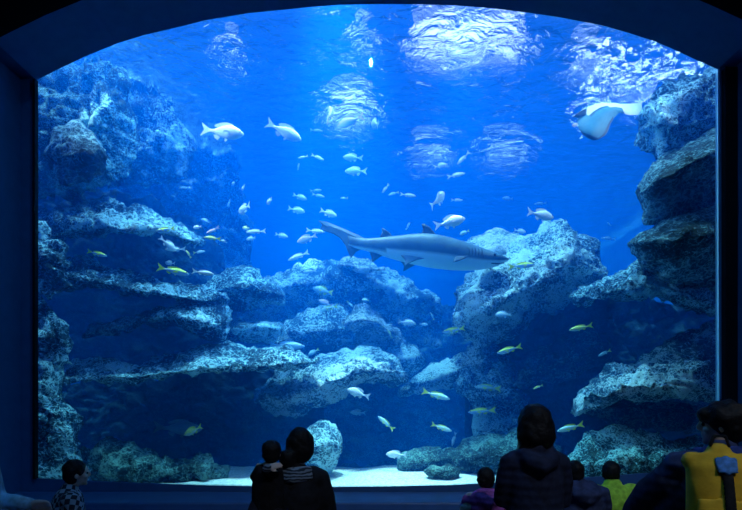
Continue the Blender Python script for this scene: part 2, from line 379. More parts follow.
# ---------------------------------------------------------------- fish
def fish_mat(name, back, side, belly, rear=None, zlo=-.05, zhi=.08, rough=.35):
    """colours laid out in the fish's own coordinates: back, flank, belly and, behind, the tail colour"""
    m, nt, b = newmat(name); L = nt.links.new
    b.inputs['Roughness'].default_value = rough; b.inputs['Specular IOR Level'].default_value = .5
    tc = N(nt, 'ShaderNodeTexCoord'); sx = N(nt, 'ShaderNodeSeparateXYZ'); L(tc.outputs['Object'], sx.inputs[0])
    n = N(nt, 'ShaderNodeTexNoise', Scale=9.0, Detail=3.0); L(tc.outputs['Object'], n.inputs['Vector'])
    a = N(nt, 'ShaderNodeMath', operation='MULTIPLY_ADD'); L(n.outputs['Fac'], a.inputs[0]); a.inputs[1].default_value = .05; L(sx.outputs['Z'], a.inputs[2])
    mr = N(nt, 'ShaderNodeMapRange'); mr.inputs['From Min'].default_value = zlo; mr.inputs['From Max'].default_value = zhi; L(a.outputs[0], mr.inputs['Value'])
    c = ramp(nt, mr.outputs[0], [(.1, belly), (.5, side), (.9, back)])
    if rear:
        mr2 = N(nt, 'ShaderNodeMapRange'); mr2.inputs['From Min'].default_value = -.36; mr2.inputs['From Max'].default_value = -.20; L(sx.outputs['X'], mr2.inputs['Value'])
        mx = N(nt, 'ShaderNodeMixRGB'); L(mr2.outputs[0], mx.inputs[0]); mx.inputs[1].default_value = (*rear, 1); L(c, mx.inputs[2]); c = mx.outputs[0]
    L(c, b.inputs['Base Color'])
    v = N(nt, 'ShaderNodeTexVoronoi', Scale=60.0); L(tc.outputs['Object'], v.inputs['Vector'])
    bp = N(nt, 'ShaderNodeBump', Strength=.25, Distance=.01); L(v.outputs['Distance'], bp.inputs['Height']); L(bp.outputs[0], b.inputs['Normal'])
    return m
M['f_white'] = fish_mat('silver_fish', (.92, .92, .95), (.90, .93, .96), (.70, .80, .88))
M['f_pink'] = fish_mat('rosy_fish', (.90, .62, .72), (.85, .70, .80), (.70, .80, .90))
M['f_blue'] = fish_mat('pale_blue_fish', (.70, .82, .90), (.45, .70, .85), (.35, .60, .80))
M['f_yel'] = fish_mat('yellow_backed_fish', (.80, .95, .12), (.25, .50, .85), (.35, .60, .90), (.85, .95, .10), -.02, .07)
M['f_gold'] = fish_mat('golden_fish', (.95, 1.0, .25), (.90, .98, .45), (.60, .80, .70), (.9, 1.0, .2))
M['f_ytail'] = fish_mat('yellow_tailed_fish', (.55, .85, .85), (.50, .80, .85), (.55, .80, .80), (.80, .90, .20))
M['f_dark'] = fish_mat('grouper_skin', (.10, .22, .32), (.12, .26, .36), (.16, .30, .40))
M['fin_white'] = plain('silver_fin', (.88, .92, .95), .4, .4, 0, 30, var=.06)
M['fin_pink'] = plain('rosy_fin', (.85, .70, .78), .4, .4, 0, 30, var=.06)
M['fin_blue'] = plain('pale_blue_fin', (.45, .70, .85), .4, .4, 0, 30, var=.06)
M['fin_yel'] = plain('yellow_fin', (.85, .95, .12), .4, .4, 0, 30, var=.06)
M['fin_dark'] = plain('grouper_fin', (.09, .2, .3), .5, .4, 0, 30, var=.06)
M['eye'] = plain('fish_eye', (.02, .02, .03), .15, .8)

PROF = {  # t from snout 0 to tail root 1 : half height, half width
 'deep': [(0,.012,.010),(.06,.062,.035),(.15,.115,.060),(.30,.165,.078),(.45,.175,.078),(.60,.145,.062),(.75,.095,.042),(.88,.046,.022),(1,.036,.012)],
 'slim': [(0,.008,.008),(.06,.040,.028),(.15,.070,.045),(.30,.098,.056),(.45,.104,.056),(.60,.090,.048),(.75,.062,.034),(.88,.030,.018),(1,.022,.009)],
 'round': [(0,.020,.015),(.06,.085,.06),(.15,.14,.095),(.30,.19,.115),(.45,.19,.11),(.60,.15,.085),(.75,.10,.055),(.88,.05,.025),(1,.036,.012)],
}
def prof_at(kind, t):
    p = PROF[kind]
    for a, b2 in zip(p, p[1:]):
        if t <= b2[0]:
            w = (t - a[0]) / (b2[0] - a[0]); w = w*w*(3-2*w)*.4 + w*.6
            return a[1] + (b2[1]-a[1])*w, a[2] + (b2[2]-a[2])*w
    return p[-1][1], p[-1][2]
def body_mesh(kind, bend=0, ns=22, nr=14):
    V = []; Fc = []
    for i in range(ns + 1):
        t = i / ns; h, w = prof_at(kind, t); x = .5 - t * .80
        yb = bend * (t - .35) ** 2 * (1 if t > .35 else -.3)
        for k in range(nr):
            a = 2 * math.pi * k / nr
            V.append((x, yb + w * math.sin(a), h * math.cos(a) * (1 if math.cos(a) > 0 else .92) - .012))
    for i in range(ns):
        for k in range(nr):
            a = i * nr + k; b2 = i * nr + (k + 1) % nr
            Fc.append((a, b2, b2 + nr, a + nr))
    Fc.append(tuple(range(nr - 1, -1, -1))); Fc.append(tuple(ns * nr + k for k in range(nr)))
    return V, Fc
def plate(pts, th, y0=0, curve=0):
    """thin fin from an outline in x,z, with thickness; y = y0 + curve"""
    n = len(pts)
    V = [(x, y0 - th, z) for x, z in pts] + [(x, y0 + th, z) for x, z in pts]
    Fc = [tuple(range(n)), tuple(range(2*n-1, n-1, -1))] + [(i, (i+1) % n, (i+1) % n + n, i + n) for i in range(n)][::1]
    return V, Fc
def fork(y0, sp=1.0):
    return plate([(-.27,.030),(-.34,.055*sp),(-.43,.115*sp),(-.50,.165*sp),(-.475,.09*sp),(-.435,.02),(-.43,0),(-.435,-.02),(-.475,-.09*sp),(-.50,-.160*sp),(-.43,-.105*sp),(-.34,-.055*sp),(-.27,-.035)], .004, y0)
CACHE = {}
def fish_parts(kind, bend):
    """meshes of one sort of fish, made once and shared by the copies"""
    key = (kind, bend)
    if key in CACHE: return CACHE[key]
    H = max(p[1] for p in PROF[kind])
    yt = bend * .42
    parts = {'body': body_mesh(kind, bend)}
    parts['tail_fin'] = fork(yt, 1.0 if kind != 'slim' else .85)
    parts['dorsal_fin'] = plate([(.26, H*.82), (.20, H*1.12), (.08, H*1.25), (-.05, H*1.15), (-.16, H*.88), (-.20, H*.62), (-.16, H*.45), (0, H*.75), (.15, H*.85)], .003)
    parts['anal_fin'] = plate([(-.04, -H*.78), (-.09, -H*1.20), (-.16, -H*.98), (-.20, -H*.55), (-.14, -H*.50)], .003)
    parts['pelvic_fin'] = plate([(.16, -H*.80), (.10, -H*1.30), (.06, -H*1.18), (.08, -H*.80)], .003)
    for nm, s in (('pectoral_fin', 1), ('pectoral_fin2', -1)):
        V, Fc = plate([(.20, -.01), (.13, .012), (.06, -.02), (.05, -.055), (.12, -.05)], .003, 0)
        w = prof_at(kind, .35)[1]
        V = [(x, s * (w * .96 + (.20 - x) * .28) + y, z - .01) for x, y, z in V]
        parts[nm] = (V, Fc)
    meshes = {}
    for nm, (V, Fc) in parts.items():
        me = bpy.data.meshes.new(nm.rstrip('2')); me.from_pydata(V, [], Fc); me.update()
        me.materials.append(M['f_white'])
        if nm == 'body': me.polygons.foreach_set('use_smooth', [True] * len(me.polygons))
        meshes[nm] = me
    for nm, s in (('eye', 1), ('eye2', -1)):
        w = prof_at(kind, .10)[1]
        V = []; Fc = []
        for i in range(1, 6):
            for k in range(8):
                t = math.pi * i / 6; a = 2 * math.pi * k / 8
                V.append((.42 + .017 * math.sin(t) * math.cos(a), s * w * .93 + .010 * math.cos(t), .022 + .017 * math.sin(t) * math.sin(a)))
        for i in range(4):
            for k in range(8):
                Fc.append((i*8+k, i*8+(k+1) % 8, (i+1)*8+(k+1) % 8, (i+1)*8+k))
        Fc += [tuple(range(7, -1, -1)), tuple(32+k for k in range(8))]
        me = bpy.data.meshes.new('eye'); me.from_pydata(V, [], Fc); me.update(); me.materials.append(M['eye'])
        meshes[nm] = me
    # all in one for far fish
    V = []; Fc = []
    for nm in ('body', 'tail_fin', 'dorsal_fin', 'anal_fin'):
        v, f = parts[nm]; b2 = len(V); V += v; Fc += [tuple(i + b2 for i in ff) for ff in f]
    me = bpy.data.meshes.new('far_fish'); me.from_pydata(V, [], Fc); me.update(); me.materials.append(M['f_white'])
    me.polygons.foreach_set('use_smooth', [len(p.vertices) == 4 and p.index < 320 for p in me.polygons])
    meshes['all'] = me
    CACHE[key] = meshes
    return meshes
FINM = {'f_white': 'fin_white', 'f_pink': 'fin_pink', 'f_blue': 'fin_blue', 'f_yel': 'fin_yel', 'f_gold': 'fin_yel', 'f_ytail': 'fin_yel', 'f_dark': 'fin_dark'}
def set_mat(o, m):
    o.material_slots[0].link = 'OBJECT'; o.material_slots[0].material = m
def fish(head, tail, d, kind, mt, label, yaw=0, bend=0, roll=0, name='silver_fish', fat=1.0, group='fish swimming in the tank'):
    """head and tail where the photo shows them; yaw (degrees) turns the fish away from the picture plane"""
    a, b2 = P(*head, d), P(*tail, d)
    c = (a + b2) / 2; v = a - b2; L0 = v.length
    cy = math.cos(R(yaw)); Ln = L0 / max(.25, cy)
    dirv = (v.normalized() * cy + Vector((0, math.sin(R(yaw)), 0))).normalized()
    up = Vector((0, 0, 1)); up = (up - dirv * up.dot(dirv)).normalized()
    if roll: up = Matrix.Rotation(R(roll), 3, dirv) @ up
    side = up.cross(dirv)
    Mx = Matrix((dirv, side, up)).transposed().to_4x4()
    Mx = Matrix.Translation(c) @ Mx @ Matrix.Diagonal((Ln, Ln * fat, Ln * fat, 1))
    px = L0 * F / d
    ms = fish_parts(kind, bend)
    if max(px, Ln * F / d * .7) < 15:
        o = bpy.data.objects.new(name, ms['all']); col.objects.link(o); o.matrix_world = Mx; set_mat(o, M[mt])
    else:
        o = bpy.data.objects.new(name, None); col.objects.link(o); o.matrix_world = Mx; o.empty_display_size = .1
        for nm, me in ms.items():
            if nm == 'all': continue
            q = bpy.data.objects.new(nm.rstrip('2'), me); col.objects.link(q); q.parent = o
            if not nm.startswith('eye'): set_mat(q, M[mt] if nm == 'body' else M[FINM[mt]])
            if nm == 'tail_fin' and mt in ('f_yel', 'f_ytail'): q['label'] = 'yellow forked tail fin'
    tag(o, label, 'fish', group)
    return o

W, K, B, Y, G, T = 'f_white', 'f_pink', 'f_blue', 'f_yel', 'f_gold', 'f_ytail'
FISH = [
((244,134),(201,129),7.4,'deep',W,'large white fish at upper left, the further left of the pair',0,0),
((301,138),(267,124),7.4,'deep',W,'large white fish at upper left, nose down, right of its twin',10,0),
((328,101),(336,126),7.8,'slim',W,'slender white fish diving tail down below the pale water patch',35,.5),
((337,124),(364,118),8.0,'deep',K,'pinkish white fish facing left under the pale water patch',15,0),
((372,117),(378,130),8.2,'deep',W,'white fish seen head on, just right of the pinkish fish',55,0),
((323,131),(310,130),9.8,'slim',B,'faint slim fish left of the pinkish fish',0,0),
((343,156),(363,159),8.8,'deep',B,'upper of two pale fish facing left below the pinkish fish',10,0),
((345,170),(367,172),8.6,'deep',T,'green tailed pale fish, lower of two below the pinkish fish',10,0),
((324,160),(311,154),9.2,'slim',W,'thin white fish slanting down, above the shark tail',0,.2),
((298,158),(308,156),9.4,'slim',W,'small thin white fish left of the slanting thin fish',0,0),
((299,163),(298,170),9.8,'slim',B,'tiny faint upright fish under the thin white fish',0,0),
((237,209),(252,208),8.6,'round',W,'plump white fish turned towards the glass, left of centre',50,0),
((231,183),(236,184),9.2,'round',B,'left one of two tiny fish seen head on above the plump white fish',60,0),
((241,188),(246,187),9.0,'round',W,'right one of two tiny fish seen head on above the plump white fish',60,0),
((266,201),(273,201),9.0,'round',W,'tiny round fish seen head on, alone right of the plump fish',60,0),
((307,199),(293,195),9.6,'deep',B,'hazy fish facing right above a larger hazy one',10,0),
((325,197),(312,194),9.8,'slim',B,'hazy slim fish facing right, high above the shark tail tip',0,0),
((322,190),(310,191),10.2,'slim',B,'very faint thin fish at the top of the hazy shoal',0,0),
((305,212),(288,208),9.2,'deep',B,'larger hazy fish facing right, left of the shark tail tip',0,0),
((337,216),(320,210),9.0,'deep',W,'pale fish nose down just above the shark tail tip',0,0),
((340,198),(348,198),9.4,'slim',T,'small greenish fish with its tail to the right',0,0),
((346,208),(346,200),9.6,'slim',T,'tiny upright greenish fish below the small greenish one',0,0),
((325,232),(306,230),8.6,'slim',W,'pale slim fish just behind the shark tail',0,0),
((297,242),(317,235),8.4,'deep',K,'rosy fish heading down left, behind the shark tail',0,0),
((288,237),(275,234),9.2,'deep',B,'blue hazy fish left of the rosy fish',0,0),
((288,260),(309,252),8.8,'slim',W,'white slim fish heading down left under the rosy fish',0,0),
((303,272),(317,271),9.6,'slim',W,'small pale fish just over the hazy ridge',0,.3),
((313,288),(333,293),8.8,'deep',T,'striped pale green fish below the hazy ridge',0,0),
((319,300),(333,306),8.6,'deep',K,'pink fish over a green tailed one, left of the arched rock',0,0),
((320,310),(338,306),8.6,'slim',T,'green tailed slim fish directly under the pink one',0,0),
((353,307),(347,301),9.0,'slim',T,'tiny green fish left of the arched rock top',0,0),
((388,330),(392,338),9.0,'slim',G,'tiny yellow fish at the right foot of the arched rock',0,0),
((362,299),(369,301),9.2,'round',T,'small round greenish fish over the arched rock',30,0),
((445,189),(434,209),7.8,'deep',W,'white fish climbing steeply above the shark back',35,.4),
((465,218),(434,226),7.4,'deep',W,'large white fish close above the shark first dorsal fin',0,0),
((463,200),(451,200),10.0,'slim',K,'faint pink sliver of a fish right of the climbing white fish',0,0),
((447,164),(434,167),8.8,'deep',W,'small white fish below the left rippled light patch',0,0),
((465,173),(447,177),8.4,'slim',W,'slim white fish facing right, lowest of three under the ripples',0,0),
((457,164),(469,153),8.6,'slim',W,'slender white fish nose down under the rippled light',0,.4),
((382,193),(389,184),9.2,'slim',W,'small pale fish diving, leftmost of three in a row',0,0),
((388,195),(399,192),9.2,'slim',T,'green tailed fish, middle of three in a row',0,0),
((416,196),(400,194),8.8,'slim',W,'white fish facing right, last of three in a row',0,0),
((410,222),(406,230),10.5,'slim',B,'faint upright fish in the blue above the shark back',0,0),
((502,198),(513,199),11.0,'deep',B,'faint blue fish in open water above the white ridge',0,0),
((534,204),(547,203),11.0,'slim',B,'faint blue fish in open water above the big right fish',0,0),
((555,216),(526,213),7.6,'deep',W,'large pale fish above the coral crusted mound',15,0),
((460,234),(469,231),8.6,'round',T,'small greenish fish touching the shark outline from above',20,0),
((526,232),(514,230),9.0,'deep',W,'small pale fish resting over the right end of the white ridge',0,0),
((601,238),(616,239),11.0,'slim',B,'faint fish between the coral mound and the dark boulders',0,0),
((607,222),(611,226),11.5,'slim',B,'very faint tiny fish in the blue left of the dark boulders',0,0),
((535,264),(508,267),7.9,'slim',Y,'yellow backed fish ahead of the shark snout',0,0),
((156,231),(175,228),8.0,'slim',Y,'blue fish with a yellow back over the tip of the topmost ledge',0,0),
((175,250),(161,238),8.0,'deep',W,'white fish nose down below the topmost ledge tip',20,0),
((107,256),(87,251),7.8,'slim',Y,'blue fish with yellow tail in the upper left cave',0,0),
((189,274),(157,267),7.6,'slim',Y,'large blue and yellow fish between the two upper left ledges',0,0),
((164,262),(176,264),8.4,'deep',W,'pale fish partly behind the large blue and yellow fish',20,0),
((214,274),(192,271),7.7,'slim',W,'pale fish with a white fork tail above the second ledge end',0,0),
((165,249),(186,249),8.1,'slim',B,'blue slim fish facing left in the ledge shoal',0,0),
((186,250),(191,258),8.0,'slim',G,'small bright fish nose up at the blue slim fish tail',0,0),
((204,237),(221,239),8.0,'slim',G,'bright yellow fish facing left in the ledge shoal',0,0),
((221,240),(227,243),8.6,'round',B,'tiny blue fish right of the bright yellow fish tail',0,0),
((193,227),(202,227),8.6,'round',W,'small pale fish above the ledge shoal, left of two',20,0),
((200,219),(212,224),9.0,'round',B,'blue round fish above the ledge shoal, right of two',20,0),
((206,233),(220,228),8.4,'slim',K,'pinkish fish just above the bright yellow fish',0,.4),
((205,251),(193,253),8.6,'slim',T,'greenish fish below the ledge shoal',0,0),
((246,232),(266,231),8.2,'slim',W,'pale fish with fork tail at the right of the ledge shoal',0,0),
((242,227),(250,229),8.3,'round',G,'small yellowish fish above the pale fork tailed fish',30,0),
((246,239),(256,238),8.6,'round',B,'blue round fish beneath the pale fork tailed fish',20,0),
((228,208),(230,199),10.0,'slim',B,'faint upright fish left of the plump white fish',0,0),
((416,324),(398,321),8.6,'deep',W,'pale fish facing right, right of the arched rock',0,0),
((428,325),(419,324),9.6,'deep',B,'faint blue fish tailing the pale fish right of the arched rock',0,0),
((431,313),(434,320),9.0,'slim',T,'tiny upright greenish fish in the dark blue gap',0,0),
((442,332),(465,328),7.9,'slim',Y,'blue fish with yellow fork tail in the dark blue gap',0,0),
((497,353),(522,346),7.7,'slim',Y,'blue fish with long yellow back under the reef mound',0,0),
((496,314),(511,315),8.2,'round',B,'blue rounded fish under the reef mound edge',20,0),
((569,330),(593,325),7.5,'slim',G,'yellow fish streaking left inside the right cavern',0,0),
((598,356),(611,350),8.0,'slim',T,'dim yellowish fish deep in the right cavern',0,0),
((474,386),(501,389),8.6,'slim',T,'dim slim fish left of the broken rock column',0,0),
((533,389),(543,385),8.3,'slim',G,'dim yellow tailed fish above the tall person',0,0),
((468,412),(496,410),7.8,'slim',Y,'blue fish with yellow tail left of the head of the tall person',0,0),
((557,431),(584,424),7.5,'slim',T,'pale fish with yellow tail right of the head of the tall person',0,0),
((347,389),(370,397),7.6,'deep',W,'white fish facing left with trailing fins under the broad boulder',0,.2),
((378,416),(394,430),7.5,'slim',T,'pale green fish with its head up left, in the open lower middle',0,0),
((450,399),(422,391),7.5,'slim',T,'long pale green fish facing right in the open lower middle',0,0),
((452,431),(431,424),7.5,'slim',T,'yellow tailed fish just above the coral clump',0,0),
((386,454),(407,455),7.3,'deep',W,'white fish facing left hovering over the sand',0,0),
((184,435),(202,426),7.0,'deep',G,'small bright yellowish white fish before the grouper head',0,0),
((350,412),(366,413),9.2,'deep',B,'faint blue fish under the white fish with trailing fins',0,0),
((452,446),(456,432),8.2,'slim',B,'faint fish hanging upright over the coral clump',0,0),
((305,346),(268,345),8.4,'slim',B,'long pale fish over the small flat ledge',0,0),
((338,391),(317,388),8.2,'slim',B,'hazy fish gliding over the broad pale boulder',0,0),
((296,352),(306,356),8.5,'deep',B,'small pale fish behind the long pale fish tail',0,0),
((308,355),(319,349),8.5,'deep',T,'small greenish fish on top of the broad pale boulder',0,0),
]
for f_ in FISH:
    head, tail, d, kind, mt, label, yaw, bend = f_
    hx_, hy_ = head
    if hx_ < 235 and hy_ > 215 and 7.3 < d < 8.8: d *= .87          # the shoal swims clear of the ledges
    if hx_ > 490 and hy_ > 300 and d < 8.4: d *= .92
    nm = {'f_white': 'silver_fish', 'f_pink': 'rosy_fish', 'f_blue': 'blue_fish', 'f_yel': 'yellow_backed_fish', 'f_gold': 'yellow_fish', 'f_ytail': 'yellow_tailed_fish'}[mt]
    fish(head, tail, d, kind, mt, label, yaw, bend, name=nm)
fish((202,429),(153,427),7.3,'deep','f_dark','big dark blue grouper in the cave under the lowest left ledge',0,0,name='grouper',fat=.85)

# ---------------------------------------------------------------- shark
m, nt, b = newmat('shark_skin'); M['shark'] = m; L = nt.links.new
b.inputs['Roughness'].default_value = .5
tc = N(nt, 'ShaderNodeTexCoord'); sx = N(nt, 'ShaderNodeSeparateXYZ')
L(tc.outputs['Object'], sx.inputs[0])
n = N(nt, 'ShaderNodeTexNoise', Scale=3.0, Detail=6.0, Roughness=.7); L(tc.outputs['Object'], n.inputs['Vector'])
v = N(nt, 'ShaderNodeTexVoronoi', Scale=9.0); L(tc.outputs['Object'], v.inputs['Vector'])
tb = N(nt, 'ShaderNodeVertexColor', layer_name='belly')
spots = ramp(nt, v.outputs['Distance'], [(.10, (.30, .30, .30)), (.18, (1, 1, 1))])
base = ramp(nt, n.outputs['Fac'], [(.35, (.025, .08, .12)), (.65, (.055, .14, .19))])
ml = N(nt, 'ShaderNodeMixRGB', blend_type='MULTIPLY'); ml.inputs[0].default_value = .55; L(base, ml.inputs[1]); L(spots, ml.inputs[2])
mx = N(nt, 'ShaderNodeMixRGB'); L(tb.outputs['Color'], mx.inputs[0]); L(ml.outputs[0], mx.inputs[1]); mx.inputs[2].default_value = (.55, .70, .74, 1)
L(mx.outputs[0], b.inputs['Base Color'])
M['shark_fin'] = plain('shark_fin', (.03, .07, .11), .5, .3, .1, 12)
SD = 8.0
sh = empty('sand_tiger_shark', P(420, 250, SD))
tag(sh, 'large grey shark with pale belly gliding to the right in midwater', 'shark')
SP = [ # x, top, bottom, half-width factor
 (509,258.5,260.5,.8),(505,256.5,262.5,.95),(498,253.8,265.8,1.05),(490,251,268,1.05),(480,247.6,269.6,1.0),(470,244.2,270.2,.95),(460,241,270,.9),(450,238,269.6,.85),(440,235.6,268.6,.8),(430,234.2,267.4,.78),(420,233.8,265.6,.75),(410,234.5,263.4,.75),(400,235.6,260.8,.72),(390,236.6,258.2,.7),(380,237.6,255,.68),(370,238.4,252,.62),(362,238.6,249.8,.55),(354,237,248.2,.45),(348,234.5,246.5,.35)]
sp2 = []
for i in range(len(SP) - 1):
    for k in range(4):
        t = k / 4; sp2.append(tuple(a + (c - a) * t for a, c in zip(SP[i], SP[i+1])))
sp2.append(SP[-1])
V = []; Fc = []; belly = []; nr = 28; org = sh.location
for x, yt, yb, wf_ in sp2:
    c = P(x, (yt + yb) / 2, SD); h = (yb - yt) / 2 / F * SD
    for k in range(nr):
        a = 2 * math.pi * k / nr
        ca, sa = math.cos(a), math.sin(a)
        ww = h * wf_ * (abs(sa) ** .9) * (1 if sa > 0 else -1)
        V.append(Vector((c.x, c.y + ww, c.z + h * ca)) - org)
        be = max(0, min(1, (-ca - .28) / .16)) if x > 385 else max(0, min(1, (-ca - .55) / .2))
        belly.append(be)
n_ = len(sp2)
for i in range(n_ - 1):
    for k in range(nr):
        a = i * nr + k; b2 = i * nr + (k + 1) % nr
        Fc.append((a, a + nr, b2 + nr, b2))
Fc.append(tuple(range(nr))); Fc.append(tuple((n_-1) * nr + k for k in range(nr - 1, -1, -1)))
sb = mesh_obj('body', V, Fc, M['shark'], sh)
ca_ = sb.data.color_attributes.new('belly', 'FLOAT_COLOR', 'POINT')
for i, be in enumerate(belly): ca_.data[i].color = (be, be, be, 1)
def px_plate(name, pts, d, th, mat, parent, yoff=0, slant=0.0, pivot=None, label=None):
    """fin: outline in photo pixels at distance d; thick at the root, slanted outwards away from the pivot"""
    n = len(pts); org = parent.location
    piv = pivot if pivot else pts[0]
    V = []
    cx = sum(p[0] for p in pts) / n; cy = sum(p[1] for p in pts) / n
    outer = []
    for s in (-1, 1):
        for x, y in pts:
            q = P(x, y, d); q.y += yoff + slant * abs(y - piv[1]) / F * d + s * th
            outer.append(q - org)
    # rounded edge: inner outline full thickness, outer outline thin
    V = []
    for s in (-1, 1):
        for x, y in pts:
            xi, yi = x + (cx - x) * .35, y + (cy - y) * .35
            q = P(xi, yi, d); q.y += yoff + slant * abs(yi - piv[1]) / F * d + s * th; V.append(q - org)
    for x, y in pts:
        q = P(x, y, d); q.y += yoff + slant * abs(y - piv[1]) / F * d; V.append(q - org)
    Fc = [tuple(range(n)), tuple(range(2*n-1, n-1, -1))]
    for i in range(n):
        j = (i + 1) % n
        Fc.append((2*n+i, 2*n+j, j, i)); Fc.append((n+i, n+j, 2*n+j, 2*n+i))
    o = mesh_obj(name, V, Fc, mat, parent, smooth=False)
    if label: o['label'] = label
    return o
px_plate('tail_fin', [(366,239),(356,234),(345,229),(335,225),(326,221.5),(318,220.5),(322,225),(320,229),(330,232),(340,238),(346,246),(350,256),(351,258.5),(356,252),(362,249)], SD, .022, M['shark'], sh)
px_plate('first_dorsal_fin', [(438,236.5),(434,232),(430,227),(424,223.5),(421.5,224),(423,229),(421,235.5),(428,237)], SD, .02, M['shark_fin'], sh, label='dark first dorsal fin')
px_plate('second_dorsal_fin', [(394,238),(390,233),(385,229),(381.5,227.5),(382,232),(380,237),(386,239.5)], SD, .018, M['shark_fin'], sh, label='dark second dorsal fin')
px_plate('anal_fin', [(386,254),(380,257),(375,260.5),(372,262),(371.5,257),(369,251),(376,250)], SD, .016, M['shark_fin'], sh)
for yo, sl in ((-.13, -.3), (.13, .3)):
    px_plate('pelvic_fin', [(424,261),(416,262.5),(408,266.5),(404,268.5),(404.5,263),(400,257.5),(412,257)], SD, .014, M['shark'], sh, yoff=yo, slant=sl, pivot=(410, 257))
for yo, sl in ((-.20, -.5), (.20, .5)):
    px_plate('pectoral_fin', [(466,259),(462,262.5),(455,265.5),(450.5,266.5),(452,262),(454,259.5)], SD, .016, M['shark_fin'], sh, yoff=yo, slant=sl, pivot=(460, 259), label='short dark pectoral fin')
for k in range(5):
    xx = 466 + k * 3.2
    c = P(xx, 255.5, SD)
    V = []; hw = .205 - k * .004
    Vs = [(c.x + dx - org.x, c.y - hw - ey - org.y, c.z + dz - org.z) for dx, dz, ey in ((0,-.055,0),(.012,-.05,.004),(.018,0,.012),(.012,.055,0),(0,.06,0),(.004,0,.006))]
    mesh_obj('gill_slit', Vs, [(0,1,2,5),(5,2,3,4)], M['shark_fin'], sh)
def ball(name, c, r, mat, parent=None, sc=(1,1,1), seg=12, org=Vector((0,0,0)), bump=0):
    V = []; Fc = []
    for i in range(1, seg):
        for k in range(seg * 2):
            t = math.pi * i / seg; a = math.pi * k / seg
            V.append(Vector((c[0] + r*sc[0]*math.sin(t)*math.cos(a), c[1] + r*sc[1]*math.sin(t)*math.sin(a), c[2] + r*sc[2]*math.cos(t))) - org)
    w = seg * 2
    for i in range(seg - 2):
        for k in range(w): Fc.append((i*w+k, (i+1)*w+k, (i+1)*w+(k+1) % w, i*w+(k+1) % w))
    Fc += [tuple(range(w)), tuple((seg-2)*w + k for k in range(w-1, -1, -1))]
    return mesh_obj(name, V, Fc, mat, parent)
ec = P(493, 257, SD)
ball('eye', (ec.x, ec.y - .128, ec.z), .022, M['eye'], sh, org=org)
ball('eye', (ec.x, ec.y + .128, ec.z), .022, M['eye'], sh, org=org)
mc = [P(x, y, SD) - org for x, y in ((503,263.5),(496,265.2),(489,265.2),(489,266.2),(496,266.6),(503,264.6))]
for i, yo in enumerate((.085, .135, .15, .145, .125, .075)): mc[i].y -= yo
mesh_obj('mouth', mc, [tuple(range(6))], M['shark_fin'], sh, smooth=False)

# ---------------------------------------------------------------- ray
RD = 7.6
M['ray_top'] = plain('ray_back', (.03, .19, .29), .6, .3, .1, 6, var=.12)
M['ray_edge'] = plain('ray_dark_rim', (.015, .07, .14), .6, .3, .1, 8)
M['ray_white'] = plain('ray_belly', (.74, .78, .82), .6, .3, .05, 8, var=.05)
ry = empty('eagle_ray', P(600, 115, RD)); org = ry.location
tag(ry, 'ray banking in the upper right with one white wing raised', 'ray')
# stations across the span, from the raised white wing tip round to the drooping wing;
# each row: leading edge, trailing edge (photo pixels), distance offset of leading, trailing
ST = [((642,101.5),(641.5,113.5),.12,-.02,2),((636,103),(636,115),.10,-.05,2),((628,104),(630,115.2),.06,-.08,2),((620,103.6),(625,114),.02,-.10,2),
      ((612,102.8),(620,112.5),.0,-.10,0),((604,102.6),(618,114),-.02,-.12,0),((596,103.6),(614,118),-.04,-.16,0),((588,107),(611,123),-.07,-.20,0),
      ((582,111.5),(609,128),-.10,-.24,0),((578,117),(607.5,132),-.14,-.27,0),((577,123),(605,135.5),-.18,-.29,0),((579,129),(601,138),-.22,-.30,0),((580.5,131.5),(600,138.6),-.24,-.305,0),((582.5,134),(598,139.4),-.26,-.31,0),((585,136.4),(596,140.2),-.27,-.31,0),((588.5,138.6),(593,140.4),-.28,-.30,0)]
nc = 12; V = []; fm = []; Fc = []
for side in (0, 1):
    for si, (a, b2, da, db, k) in enumerate(ST):
        for j in range(nc + 1):
            t = j / nc
            x = a[0] + (b2[0]-a[0])*t; y = a[1] + (b2[1]-a[1])*t
            arch = math.sin(math.pi * t) * math.sin(math.pi * (si + .6) / len(ST))
            d = RD + da + (db - da) * t + (-.09 * arch if side == 0 else .10 * arch)
            V.append(P(x, y, d) - org)
ns_ = len(ST); off = ns_ * (nc + 1)
for side in (0, 1):
    for i in range(ns_ - 1):
        for j in range(nc):
            a = side * off + i * (nc + 1) + j
            q = (a, a + 1, a + nc + 2, a + nc + 1)
            Fc.append(q if side == 0 else q[::-1])
            if side == 1: fm.append(2)
            elif i < 3: fm.append(2)
            else:
                band = (j < (5 if i < 5 else 3 if i < 8 else 0))
                rim = i > 11 or j == nc - 1 and i > 5 or (j == (5 if i < 5 else 3) and i < 8)
                fm.append(2 if band else 1 if rim else 0)
mesh_obj('body', V, Fc, [M['ray_top'], M['ray_edge'], M['ray_white']], ry, fm=fm)
px_plate('head_fin', [(587,108),(580,111),(574,115.5),(572.5,117),(579,118),(586,116)], RD - .15, .03, M['ray_edge'], ry, label='dark lobed head fin')
px_plate('pelvic_fin', [(577.5,123),(573,123.6),(572,126),(574.5,127),(578,125.6)], RD - .25, .015, M['ray_white'], ry, label='small white fin lobe')
px_plate('tail', [(612,110),(616,108.6),(622,108),(622,108.6),(616,109.6)], RD + .12, .01, M['ray_edge'], ry)

